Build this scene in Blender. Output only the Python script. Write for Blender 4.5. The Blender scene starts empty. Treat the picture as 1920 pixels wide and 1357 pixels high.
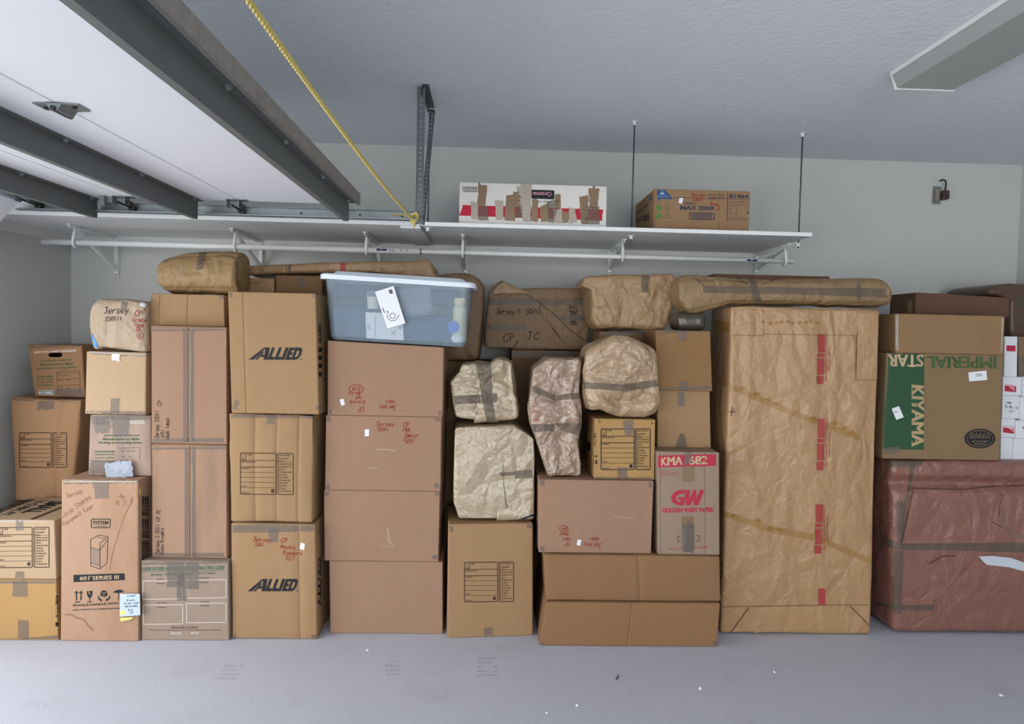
import bpy, math, random
import numpy as np
from mathutils import Vector, Matrix
from mathutils.bvhtree import BVHTree
D = bpy.data; SC = bpy.context.scene; COL = SC.collection
rad = math.radians

# ------------------------------------------------------------------ camera
YAW, PITCH, ROLL, FPX, CAMH = .0341, .0406, .0222, 1250.0, 1.55
MC = (Matrix.Rotation(-YAW, 3, 'Z') @ Matrix.Rotation(math.pi/2-PITCH, 3, 'X') @ Matrix.Rotation(ROLL, 3, 'Z'))
cd = D.cameras.new('camera'); cam = D.objects.new('camera', cd); COL.objects.link(cam)
cam.matrix_world = Matrix.Translation((0, 0, CAMH)) @ MC.to_4x4()
cd.sensor_width = 36; cd.lens = FPX/1920*36; cd.clip_start = .05; SC.camera = cam
MN = np.array(MC)

# ------------------------------------------------------------------ world, lights, exposure
SC.view_settings.view_transform = 'Standard'; SC.view_settings.look = 'None'
SC.view_settings.gamma = 1; SC.view_settings.use_curve_mapping = False
SC.view_settings.exposure = .58
W = D.worlds.new('world'); SC.world = W; W.use_nodes = True
bg = W.node_tree.nodes['Background']; bg.inputs[0].default_value = (.9, .95, 1, 1); bg.inputs[1].default_value = 1.6
def area(name, loc, rot, sx, sy, power, col):
    l = D.lights.new(name, 'AREA'); l.shape = 'RECTANGLE'; l.size = sx; l.size_y = sy; l.energy = power; l.color = col
    o = D.objects.new(name, l); COL.objects.link(o); o.location = loc; o.rotation_euler = rot
    return o
XL, XR, YB, YN, ZC = -2.731, 3.58, 4.45, -5.2, 2.774      # room: left, right, back wall, near wall, ceiling
# daylight coming in through the two open garage doors in the left wall
area('daylight_double_door', (XL-.25, .55, 1.1), (0, rad(-90), 0), 2.1, 4.7, 54, (1, .995, .98))
area('daylight_single_door', (XL-.25, -3.7, 1.1), (0, rad(-90), 0), 2.1, 2.3, 75, (1, .995, .98))
# added fill light through a made-up opening in the near wall behind the viewer
area('fill_near_wall', (1.5, YN-.7, 1.5), (rad(90), 0, rad(18)), 3.4, 1.6, 92, (1, .995, .98))

sl = D.lights.new('sun', 'SUN'); sl.energy = 11; sl.angle = rad(1); so = D.objects.new('sun', sl); COL.objects.link(so)   # high behind the house: lights the driveway, never the room
so.rotation_euler = Vector((math.cos(rad(58)), .12, math.sin(rad(58)))).to_track_quat('Z', 'Y').to_euler()

# ------------------------------------------------------------------ pixel rays
def ray(x, y): return MN @ np.array([(x-960)/FPX, -(y-678.5)/FPX, -1.0])
def P(x, y, Y):
    d = ray(x, y); return np.array([0, 0, CAMH])+d*Y/d[1]
def PZ(x, y, z):
    d = ray(x, y); return np.array([0, 0, CAMH])+d*(z-CAMH)/d[2]

# ------------------------------------------------------------------ materials
def lin(c):
    if isinstance(c, str): c = [int(c[i:i+2], 16)/255 for i in (0, 2, 4)]
    return tuple((v/12.92 if v <= .04045 else ((v+.055)/1.055)**2.4) for v in c)+(1,)
_m = {}
def mat(key, col, rough=.7, metal=0, spec=.5, var=0, vscale=6, bump=0, bscale=200, stretch=(1, 1, 1), alpha=1, dirt=None, dscale=3, dlo=.55, dhi=.75, sheen=0, bump2=0, b2scale=20):
    if key in _m: return _m[key]
    m = D.materials.new(key); _m[key] = m; m.use_nodes = True; nt = m.node_tree; N = nt.nodes; L = nt.links
    b = N['Principled BSDF']; c = lin(col)
    b.inputs['Base Color'].default_value = c; b.inputs['Roughness'].default_value = rough
    b.inputs['Metallic'].default_value = metal; b.inputs['Specular IOR Level'].default_value = spec
    b.inputs['Alpha'].default_value = alpha
    tc = N.new('ShaderNodeTexCoord'); mp = N.new('ShaderNodeMapping'); L.new(tc.outputs['Object'], mp.inputs[0]); mp.inputs['Scale'].default_value = stretch
    out = None
    if var:
        n = N.new('ShaderNodeTexNoise'); n.inputs['Scale'].default_value = vscale; n.inputs['Detail'].default_value = 5; L.new(mp.outputs[0], n.inputs[0])
        r = N.new('ShaderNodeMix'); r.data_type = 'RGBA'; L.new(n.outputs[0], r.inputs[0])
        r.inputs[6].default_value = tuple(max(0, v*(1-var)) for v in c[:3])+(1,); r.inputs[7].default_value = tuple(min(1, v*(1+var)) for v in c[:3])+(1,)
        out = r.outputs[2]
    if dirt:
        n = N.new('ShaderNodeTexNoise'); n.inputs['Scale'].default_value = dscale; n.inputs['Detail'].default_value = 8; n.inputs['Roughness'].default_value = .65; L.new(mp.outputs[0], n.inputs[0])
        k = N.new('ShaderNodeMapRange'); k.inputs[1].default_value = dlo; k.inputs[2].default_value = dhi; k.inputs[4].default_value = .6; L.new(n.outputs[0], k.inputs[0])
        r = N.new('ShaderNodeMix'); r.data_type = 'RGBA'; L.new(k.outputs[0], r.inputs[0]); r.inputs[7].default_value = lin(dirt)
        if out: L.new(out, r.inputs[6])
        else: r.inputs[6].default_value = c
        out = r.outputs[2]
    if out: L.new(out, b.inputs['Base Color'])
    prev = None
    for bs, sc_ in ((bump2, b2scale), (bump, bscale)):
        if bs:
            n = N.new('ShaderNodeTexNoise'); n.inputs['Scale'].default_value = sc_; n.inputs['Detail'].default_value = 4; L.new(mp.outputs[0], n.inputs[0])
            u = N.new('ShaderNodeBump'); u.inputs['Strength'].default_value = min(1, bs*8); u.inputs['Distance'].default_value = .004 if bs < .2 else .01; L.new(n.outputs[0], u.inputs['Height'])
            if prev: L.new(prev, u.inputs['Normal'])
            prev = u.outputs[0]
    if prev: L.new(prev, b.inputs['Normal'])
    return m
def board(key, col, dirt=None, **k):      # corrugated cardboard
    return mat('cardboard_'+key, col, rough=.82, spec=.25, var=.07, vscale=5, bump=.035, bscale=160, stretch=(1, 1, .22), dirt=dirt, **k)
def kraft(key, col, rough=.5, fold=.55, spec=.45, **k):       # wrapping paper, with fine sharp creases
    if 'paper_'+key in _m: return _m['paper_'+key]
    m = mat('paper_'+key, col, rough=rough, spec=spec, var=.08, vscale=5, bump=.03, bscale=60, **k)
    nt = m.node_tree; N = nt.nodes; L = nt.links; b = N['Principled BSDF']; prev = b.inputs['Normal'].links[0].from_socket
    tc = N.new('ShaderNodeTexCoord')
    for sc_, st, dist, sy in ((7, fold, .014, .7), (19, fold*.8, .005, .8), (46, fold*.5, .002, 1)):
        mp = N.new('ShaderNodeMapping'); L.new(tc.outputs['Object'], mp.inputs[0]); mp.inputs['Scale'].default_value = (1, 1, sy); mp.inputs['Rotation'].default_value = (.3, .5, .2+sc_)
        nz = N.new('ShaderNodeTexNoise'); nz.inputs['Scale'].default_value = sc_*.45; nz.inputs['Detail'].default_value = 2; L.new(mp.outputs[0], nz.inputs[0])
        ad = N.new('ShaderNodeVectorMath'); ad.operation = 'MULTIPLY_ADD'; L.new(nz.outputs[1], ad.inputs[0]); ad.inputs[1].default_value = (.9/sc_*3,)*3; L.new(mp.outputs[0], ad.inputs[2])
        v = N.new('ShaderNodeTexVoronoi'); v.feature = 'DISTANCE_TO_EDGE'; v.inputs['Scale'].default_value = sc_; L.new(ad.outputs[0], v.inputs['Vector'])
        u = N.new('ShaderNodeBump'); u.inputs['Strength'].default_value = st; u.inputs['Distance'].default_value = dist*3; L.new(v.outputs['Distance'], u.inputs['Height']); L.new(prev, u.inputs['Normal']); prev = u.outputs[0]
    L.new(prev, b.inputs['Normal'])
    return m
WALL = mat('wall_paint', 'c6c8c5', rough=.85, spec=.25, bump=.02, bscale=60)
CEIL = mat('ceiling_texture_paint', 'dfe4eb', rough=.9, spec=.2, bump=.11, bscale=34, bump2=.03, b2scale=90)
ANGLE = mat('angle_dull_steel', '686d70', rough=.5, metal=.5, var=.12, vscale=30)
WHITE = mat('white_paint', 'e3e5e6', rough=.5, bump=.01, bscale=30)
TRIM = mat('trim_white_paint', 'd6d8d6', rough=.55)
RODW = mat('white_enamel', 'e8eaec', rough=.3)
FLOOR = mat('concrete_floor', 'c1c4cf', rough=.75, spec=.3, var=.06, vscale=1.3, dirt='a3a4a8', dscale=2.4, dlo=.56, dhi=.85, bump=.03, bscale=90)
GALV = mat('galvanised_steel', '8f979a', rough=.45, metal=.75, var=.15, vscale=40)
STRUT = mat('strut_grey_steel', '6a6e6e', rough=.6, metal=.35, var=.08, vscale=8)
DARKM = mat('dark_steel', '3a3a3a', rough=.5, metal=.6)
DOORW = mat('door_panel_white', 'dcdfe6', rough=.5, var=.02, vscale=3)
DOORE = mat('door_edge_foam', '8b8680', rough=.9, var=.25, vscale=30, bump=.1, bscale=80)
LINE = mat('panel_joint_dark', '55565a', rough=.8)
ROPE = mat('yellow_rope', 'c2b062', rough=.6)
INK = mat('ink_black', '1d1f24', rough=.65, spec=.3)
BROWNINK = mat('ink_brown', '4a3426', rough=.7, spec=.3)
GREENINK = mat('ink_green', '3c5a3a', rough=.7, spec=.3)
REDPEN = mat('ink_red_marker', '8e2a22', rough=.7, spec=.3)
BLKPEN = mat('ink_black_marker', '2c211d', rough=.7, spec=.3)
REDP = mat('print_red', 'b01f3c', rough=.6)
REDT = mat('print_red_tape', 'a03a38', rough=.55)
GREENP = mat('print_green', '1d4a2b', rough=.35)
BLUEP = mat('print_blue', '1f4a7d', rough=.5)
STICK = mat('sticker_white', 'e4e7ec', rough=.5)
CREAM = mat('print_cream', 'c3a884', rough=.6)
TAPE = mat('tape_clear_brown', '6e6155', rough=.42, spec=.35, alpha=.6)
TAPEG = mat('tape_clear_grey', '786f69', rough=.4, spec=.35, alpha=.5)
TAPEC = mat('tape_pale', 'a89e90', rough=.5, spec=.4)
TAPEY = mat('tape_amber', 'a8741f', rough=.35, alpha=.4)
TAPEB = mat('tape_brown_opaque', '7d6549', rough=.4)
HOLE = mat('hand_hole_dark', '0c0a09', rough=1, spec=0)

# ------------------------------------------------------------------ naming helpers
def tag(o, label=None, cat=None, group=None, kind=None):
    if label: o['label'] = label
    if cat: o['category'] = cat
    if group: o['group'] = group
    if kind: o['kind'] = kind
    return o
def thing(name, label, cat, loc, group=None):
    o = D.objects.new(name, None); COL.objects.link(o); o.location = [float(v) for v in loc]; o.empty_display_size = .05
    return tag(o, label, cat, group)
def rootloc(p):
    v = Vector((0, 0, 0))
    while p: v = v+p.location; p = p.parent
    return np.array(v)
def link(name, V, F, m, parent=None, smooth=False, label=None):
    V = np.asarray(V, float)
    off = rootloc(parent) if parent else np.zeros(3)
    me = D.meshes.new(name); me.from_pydata((V-off).tolist(), [], [tuple(int(i) for i in f) for f in F]); me.update()
    if smooth: me.shade_smooth() if hasattr(me, 'shade_smooth') else me.polygons.foreach_set('use_smooth', [True]*len(me.polygons))
    if isinstance(m, (list, tuple)):
        for k in m: me.materials.append(k)
    else: me.materials.append(m)
    o = D.objects.new(name, me); COL.objects.link(o)
    if parent: o.parent = parent
    if label: o['label'] = label
    return o
class MB:                                  # collects simple solids into one mesh
    def __init__(s): s.V = []; s.F = []
    def add(s, V, F):
        n = len(s.V); s.V += [tuple(map(float, v)) for v in V]; s.F += [tuple(i+n for i in f) for f in F]; return s
    def box(s, a, b):
        x0, y0, z0 = a; x1, y1, z1 = b
        return s.add([(x0, y0, z0), (x1, y0, z0), (x1, y1, z0), (x0, y1, z0), (x0, y0, z1), (x1, y0, z1), (x1, y1, z1), (x0, y1, z1)],
                     [(0, 3, 2, 1), (4, 5, 6, 7), (0, 1, 5, 4), (1, 2, 6, 5), (2, 3, 7, 6), (3, 0, 4, 7)])
    def prism(s, poly, d):                  # poly: coplanar points, extruded by vector d
        n = len(poly); p = [np.array(q, float) for q in poly]; d = np.array(d, float)
        V = p+[q+d for q in p]
        return s.add(V, [tuple(range(n))[::-1], tuple(range(n, 2*n))]+[(i, (i+1) % n, n+(i+1) % n, n+i) for i in range(n)])
    def tube(s, pts, r, n=12, cap=True):
        pts = [np.array(p, float) for p in pts]; rings = []; prev = None
        for i, p in enumerate(pts):
            t = pts[min(i+1, len(pts)-1)]-pts[max(i-1, 0)]; t = t/np.linalg.norm(t)
            a = prev if prev is not None else (np.array([0, 0, 1.0]) if abs(t[2]) < .9 else np.array([1.0, 0, 0]))
            u = a-t*np.dot(a, t); u /= np.linalg.norm(u); v = np.cross(t, u); prev = u
            rr = r[i] if isinstance(r, (list, tuple, np.ndarray)) else r
            rings.append([p+rr*(u*math.cos(2*math.pi*k/n)+v*math.sin(2*math.pi*k/n)) for k in range(n)])
        V = [q for R in rings for q in R]; F = []
        for i in range(len(rings)-1):
            for k in range(n): F.append((i*n+k, i*n+(k+1) % n, (i+1)*n+(k+1) % n, (i+1)*n+k))
        if cap: F.append(tuple(range(n))[::-1]); F.append(tuple(range((len(rings)-1)*n, len(rings)*n)))
        return s.add(V, F)
    def link(s, name, m, parent=None, smooth=False, label=None, bevel=0):
        o = link(name, s.V, s.F, m, parent, smooth, label)
        if bevel:
            b = o.modifiers.new('bevel', 'BEVEL'); b.width = bevel; b.segments = 2; b.limit_method = 'ANGLE'
        return o

# ------------------------------------------------------------------ noise
def _h(i, seed):
    i = i.astype(np.int64); n = i[..., 0]*374761393+i[..., 1]*668265263+i[..., 2]*1274126177+seed*974634777
    n = (n ^ (n >> 13))*1274126177; n = n & 0xffffffff; n = ((n ^ (n >> 16))*2246822519) & 0xffffffff
    return ((n ^ (n >> 15)) & 0xffffff)/float(0xffffff)
def vnoise(p, seed=0):
    i = np.floor(p); f = p-i; f = f*f*(3-2*f); r = 0
    for dx in (0, 1):
        for dy in (0, 1):
            for dz in (0, 1):
                w = (f[..., 0] if dx else 1-f[..., 0])*(f[..., 1] if dy else 1-f[..., 1])*(f[..., 2] if dz else 1-f[..., 2])
                r = r+w*_h(i+np.array([dx, dy, dz]), seed)
    return r*2-1
def tnoise(p, seed=0):                      # faceted: linear over tetrahedra, like folded paper
    i = np.floor(p); f = p-i; o = np.argsort(-f, axis=-1); fs = np.take_along_axis(f, o, -1)
    c = i.copy(); v = _h(c, seed); r = v*(1-fs[..., 0])
    for k in range(3):
        np.put_along_axis(c, o[..., k:k+1], np.take_along_axis(c, o[..., k:k+1], -1)+1, -1)
        v = _h(c, seed); nx = fs[..., k+1] if k < 2 else 0
        r = r+v*(fs[..., k]-nx)
    return r*2-1
RT = np.array([[.36, .48, -.8], [-.8, .6, 0], [.48, .64, .6]])
def crumple(p, scale, seed, octs=3, gain=.5):
    w = np.stack([vnoise(p*scale*.6+11, seed+1), vnoise(p*scale*.6+37, seed+2), vnoise(p*scale*.6+71, seed+3)], -1)
    q = (p*scale+w*.7)@RT; v = 0; a = 1.0
    for o in range(octs):
        v = v+a*(.55*tnoise(q, seed+o*7)+.95*(.35-np.abs(vnoise(q*.8+9, seed+o*5+1)))*(1 if o % 2 == 0 else -1)); q = (q*1.93+5.1)@RT; a *= gain
    return v

# ------------------------------------------------------------------ rounded, skewable solid
def lat(h, r, step, extra=()):
    n = max(2, int(round((2*h-2*r)/step))); inner = np.linspace(-h+r, h-r, n+1)
    e = [-h, -h+r*.3] + list(inner) + [h-r*.3, h]
    for x in extra: e += [x-.004, x, x+.004]
    return np.array(sorted(set(round(float(v), 6) for v in e)))
def solid(w, d, h, r, step, ex=(), ez=()):
    """rounded box surface centred on 0: returns points, outward normals, faces, (s,t,u) in -1..1"""
    A = [lat(w/2, r, step, ex), lat(d/2, r, step), lat(h/2, r, step, ez)]; n = [len(a) for a in A]
    idx = {}; pts = []; F = []
    def vid(i, j, k):
        key = (i, j, k)
        if key not in idx: idx[key] = len(pts); pts.append((A[0][i], A[1][j], A[2][k]))
        return idx[key]
    for ax in range(3):
        a, b = [q for q in range(3) if q != ax]
        for side in (0, n[ax]-1):
            for i in range(n[a]-1):
                for j in range(n[b]-1):
                    q = []
                    for (di, dj) in ((0, 0), (1, 0), (1, 1), (0, 1)):
                        c = [0, 0, 0]; c[ax] = side; c[a] = i+di; c[b] = j+dj; q.append(vid(*c))
                    flip = (side == 0) ^ (ax == 1)
                    F.append(tuple(q[::-1] if flip else q))
    p = np.array(pts); hb = np.array([w/2-r, d/2-r, h/2-r]); c = np.clip(p, -hb, hb); dl = p-c
    L = np.linalg.norm(dl, axis=1, keepdims=True); nn = dl/np.maximum(L, 1e-9)
    # points inside the face area have a pure axis offset r
    return c+nn*r, nn, F, p/np.array([w/2, d/2, h/2])
def polyl(pts, t):
    pts = np.array(pts, float); L = np.r_[0, np.cumsum(np.hypot(*np.diff(pts, axis=0).T))]; L /= L[-1]
    return np.stack([np.interp(t, L, pts[:, 0]), np.interp(t, L, pts[:, 1])], -1)
class Body:
    """a box or parcel: front outline given by photo points at depth Y, real depth d behind it"""
    def __init__(s, name, label, cat, TL, TR, BR, BL, Y, d, z0=None, r=.005, step=.04, m=None, T=(), R=(), B=(), L=(), level=True,
                 bulge=.003, cr=0, cs=9, octs=3, seed=1, yaw=0, cx=(), cz=(), part='body', group=None, gain=.5, fn=None, taper=0, smooth=None, back=None, ztop=None, root=None, noise=0, rfun=None, dent=0, ani=(1, 1, 1), edge=.5, flat=False):
        conv = lambda p: P(p[0], p[1], Y)[[0, 2]]; T, R, B, L = map(list, (T, R, B, L))
        tl, tr, br, bl = map(conv, (TL, TR, BR, BL))
        if level == 'b':
            bl = np.array([bl[0], z0]); br = np.array([br[0], z0])
        elif level:
            zt = (tl[1]+tr[1])/2 if not T else None
            if zt is not None: tl = np.array([tl[0], zt]); tr = np.array([tr[0], zt])
            zb = (bl[1]+br[1])/2 if z0 is None else z0; bl = np.array([bl[0], zb]); br = np.array([br[0], zb])
        top = [tl]+[conv(p) for p in T]+[tr]; bot = [bl]+[conv(p) for p in B]+[br]
        lef = [tl]+[conv(p) for p in L]+[bl]; rig = [tr]+[conv(p) for p in R]+[br]
        w = (np.linalg.norm(tr-tl)+np.linalg.norm(br-bl))/2; h = (np.linalg.norm(tl-bl)+np.linalg.norm(tr-br))/2
        ex = [((x-TL[0])/(TR[0]-TL[0])-.5)*w for x in cx]; ez = [(.5-(y-TL[1])/(BL[1]-TL[1]))*h for y in cz]
        p, nn, F, q = solid(w, d, h, r, step, ex, ez)
        F2 = []
        for f in F:
            a_, b_, c_ = p[f[0]], p[f[1]], p[f[2]]; g_ = np.cross(b_-a_, c_-b_)
            F2.append(f if np.dot(g_, sum(nn[i] for i in f)) >= 0 else f[::-1])
        F = F2
        # cardboard panels belly out, scored creases dip in
        face = np.abs(nn).max(1) > .999
        bu = bulge*(1-q[:, 0]**2)*(1-q[:, 2]**2)*(q[:, 1] < 0)
        p = p+nn*bu[:, None]
        for e in ex: p = p-nn*(.004*np.exp(-((q[:, 0]*w/2-e)/.003)**2)*(q[:, 1] < -.99))[:, None]
        for e in ez: p = p-nn*(.003*np.exp(-((q[:, 2]*h/2-e)/.003)**2)*(q[:, 1] < -.99))[:, None]
        if noise: p = p+nn*(vnoise(p*7+seed*3.3, seed)*noise)[:, None]
        if cr:
            k = crumple((p+seed*1.7)*np.array(ani), cs, seed, octs, gain)*cr
            k = k*np.where(np.maximum(np.abs(nn[:, 0]), np.abs(nn[:, 2])) > .5, edge, 1.0)
            p = p+nn*k[:, None]+np.stack([vnoise(p*cs+5, seed+9), 0*k, vnoise(p*cs+9, seed+8)], -1)*cr*.35
        if dent:
            p = p-nn*(dent*np.maximum(0, vnoise(p*5+seed, seed+4)-.1))[:, None]
        if fn: p = fn(p, q, nn, w, d, h)
        S = np.clip(p[:, 0]/w+.5, -.2, 1.2); Tt = np.clip(.5-p[:, 2]/h, -.2, 1.2)
        Sc, Tc = np.clip(S, 0, 1), np.clip(Tt, 0, 1)
        a, b = polyl(top, Sc), polyl(bot, Sc); c, e = polyl(lef, Tc), polyl(rig, Tc)
        s_, t_ = Sc[:, None], Tc[:, None]
        X = (1-t_)*a+t_*b+(1-s_)*c+s_*e-((1-s_)*(1-t_)*tl+s_*(1-t_)*tr+(1-s_)*t_*bl+s_*t_*br)
        X[:, 0] += (S-Sc)*w; X[:, 1] -= (Tt-Tc)*h
        yy = p[:, 1]+d/2
        V = np.stack([X[:, 0], Y+yy, X[:, 1]], -1)
        if taper: cxm = (bl[0]+br[0])/2; V[:, 0] = cxm+(V[:, 0]-cxm)*(1-taper*np.clip(yy/d, 0, 1))
        if yaw:
            cxm = (bl[0]+br[0])/2; ca, sa = math.cos(yaw), math.sin(yaw); dx = V[:, 0]-cxm; dy = V[:, 1]-Y
            V[:, 0] = cxm+dx*ca-dy*sa; V[:, 1] = Y+dx*sa+dy*ca
        zb = V[:, 2].min(); zt = V[:, 2].max()
        if z0 is not None: V[:, 2] = z0+.0005+(V[:, 2]-zb)*((zt if ztop is None else ztop)-z0-.0005)/(zt-zb)
        if flat: V[:, 2] = np.minimum(V[:, 2], (tl[1]+tr[1])/2)
        s.V = V; s.F = F; s.z = float(V[:, 2].max()); s.zb = float(V[:, 2].min()); s.Y = Y
        s.ztop = float((tl[1]+tr[1])/2) if z0 is not None and level and not T else s.z
        mid = V[V[:, 2] < V[:, 2].min()+.03].mean(0)
        s.root = root or thing(name, label, cat, (mid[0], mid[1], s.zb), group)
        s.ob = link(part, V, F, m, s.root, smooth=(cr > 0 or noise > 0 or bulge > .006) if smooth is None else smooth)
        s.bvh = BVHTree.FromPolygons([tuple(map(float, v)) for v in V], F)
        s.n = 0
    # --- surface layers: tape, print, handwriting laid on the body
    def proj(s, xy, off=.0007):
        o = Vector((0, 0, CAMH)); out = []
        for x, y in xy:
            d = Vector(ray(x, y)).normalized(); loc, n, i, t = s.bvh.ray_cast(o, d)
            if loc is None: out.append(None)
            else:
                if n.dot(d) > 0: n = -n
                out.append(np.array(loc+n*off))
        return out
    def lay(s, name, xy, F, m, off=.0007, label=None):
        p = s.proj(xy, off); keep = [i for i, q in enumerate(p) if q is not None]; mp = {i: k for k, i in enumerate(keep)}
        Y = np.array([p[i] for i in keep]) if keep else np.zeros((0, 3))
        FF = []
        for f in F:
            if all(i in mp for i in f):
                q = np.array([p[i] for i in f])
                if np.ptp(q[:, 1]) < .06: FF.append(tuple(mp[i] for i in f))
        if not FF: print('EMPTY layer', name, s.root.name); return None
        return link(name, Y, FF, m, s.root, label=label)
    def patch(s, name, quad, m, step=5, off=.0007, torn=0, label=None):
        xy, F = gridq(quad, step, torn); return s.lay(name, xy, F, m, off, label)
    def patches(s, name, quads, m, step=5, off=.0007, label=None, torn=0):
        X = []; FF = []
        for q in quads:
            xy, F = gridq(rect(*q) if len(q) == 4 and not hasattr(q[0], '__len__') else q, step, torn); n = len(X); X += list(xy); FF += [tuple(i+n for i in f) for f in F]
        return s.lay(name, X, FF, m, off, label)
def rect(x0, y0, x1, y1): return [(x0, y0), (x1, y0), (x1, y1), (x0, y1)]
def gridq(quad, step=5, torn=0):
    q = np.array(quad, float); a = max(np.hypot(*(q[1]-q[0])), np.hypot(*(q[2]-q[3]))); b = max(np.hypot(*(q[3]-q[0])), np.hypot(*(q[2]-q[1])))
    n, m_ = max(1, int(math.ceil(a/step))), max(1, int(math.ceil(b/step))); xy = []
    rn = random.Random(int(q.sum()*7))
    for j in range(m_+1):
        for i in range(n+1):
            s_, t_ = i/n, j/m_
            pt = (1-t_)*((1-s_)*q[0]+s_*q[1])+t_*((1-s_)*q[3]+s_*q[2])
            if torn and (i in (0, n) or j in (0, m_)): pt = pt+np.array([rn.uniform(-torn, torn), rn.uniform(-torn, torn)])
            xy.append(pt)
    F = [(j*(n+1)+i, j*(n+1)+i+1, (j+1)*(n+1)+i+1, (j+1)*(n+1)+i) for j in range(m_) for i in range(n)]
    return xy, F
def line(pts, w):                            # ribbon along a polyline in photo units
    pts = [np.array(p, float) for p in pts]; X = []; F = []
    d = []
    for a, b in zip(pts[:-1], pts[1:]):
        n = max(1, int(np.hypot(*(b-a))/4)); d += [a+(b-a)*k/n for k in range(n)]
    d.append(pts[-1])
    for i, p in enumerate(d):
        t = d[min(i+1, len(d)-1)]-d[max(i-1, 0)]; L = np.hypot(*t) or 1; nrm = np.array([-t[1], t[0]])/L*w/2
        X += [p+nrm, p-nrm]
        if i: F.append((2*i-2, 2*i-1, 2*i+1, 2*i))
    return X, F
def merge(parts):
    X = []; F = []
    for x, f in parts:
        n = len(X); X += list(x); F += [tuple(i+n for i in q) for q in f]
    return X, F
def disc(cx, cy, rx, ry, n=28, a0=0, a1=2*math.pi, inner=0):
    if inner:
        X = []; F = []
        for k in range(n+1):
            a = a0+(a1-a0)*k/n; X += [(cx+rx*math.cos(a), cy+ry*math.sin(a)), (cx+inner*rx*math.cos(a), cy+inner*ry*math.sin(a))]
            if k: F.append((2*k-2, 2*k, 2*k+1, 2*k-1))
        return X, F
    X = [(cx, cy)]+[(cx+rx*math.cos(a0+(a1-a0)*k/n), cy+ry*math.sin(a0+(a1-a0)*k/n)) for k in range(n+1)]
    return X, [(0, k+1, k+2) for k in range(n)]
def cylfn(k=.75, taper=0):                   # makes a box round about its long axis
    def f(p, q, nn, w, d, h):
        a, b = np.clip(q[:, 1], -1, 1), np.clip(q[:, 2], -1, 1); p = p.copy()
        p[:, 1] += k*d/2*(a*np.sqrt(1-b*b/2)*1.12-a)*1.0; p[:, 2] += k*h/2*(b*np.sqrt(1-a*a/2)*1.12-b)*1.0
        return p
    return f
# ------------------------------------------------------------------ lettering
_tx = {}
def glyphs(txt, bold=0, shear=0, space=1):
    key = (txt, bold, shear, space)
    if key in _tx: return _tx[key]
    c = D.curves.new('t', 'FONT'); c.body = txt; c.size = 1; c.offset = bold; c.shear = shear; c.resolution_u = 3; c.space_character = space
    o = D.objects.new('t', c); COL.objects.link(o); bpy.context.view_layer.update()
    me = D.meshes.new_from_object(o.evaluated_get(bpy.context.evaluated_depsgraph_get()))
    V = np.array([v.co[:2] for v in me.vertices]); F = [tuple(p.vertices) for p in me.polygons]
    D.objects.remove(o); D.meshes.remove(me); D.curves.remove(c)
    V = (V-V.min(0))/(V.max(0)-V.min(0)); _tx[key] = (V, F)
    return V, F
def text(txt, quad, bold=0, shear=0, space=1):   # quad: tl tr br bl of the letters in photo units
    V, F = glyphs(txt, bold, shear, space); q = np.array(quad if hasattr(quad[0], '__len__') else rect(*quad), float)
    s_, t_ = V[:, :1], 1-V[:, 1:]
    return list((1-t_)*((1-s_)*q[0]+s_*q[1])+t_*((1-s_)*q[3]+s_*q[2])), F
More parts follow.
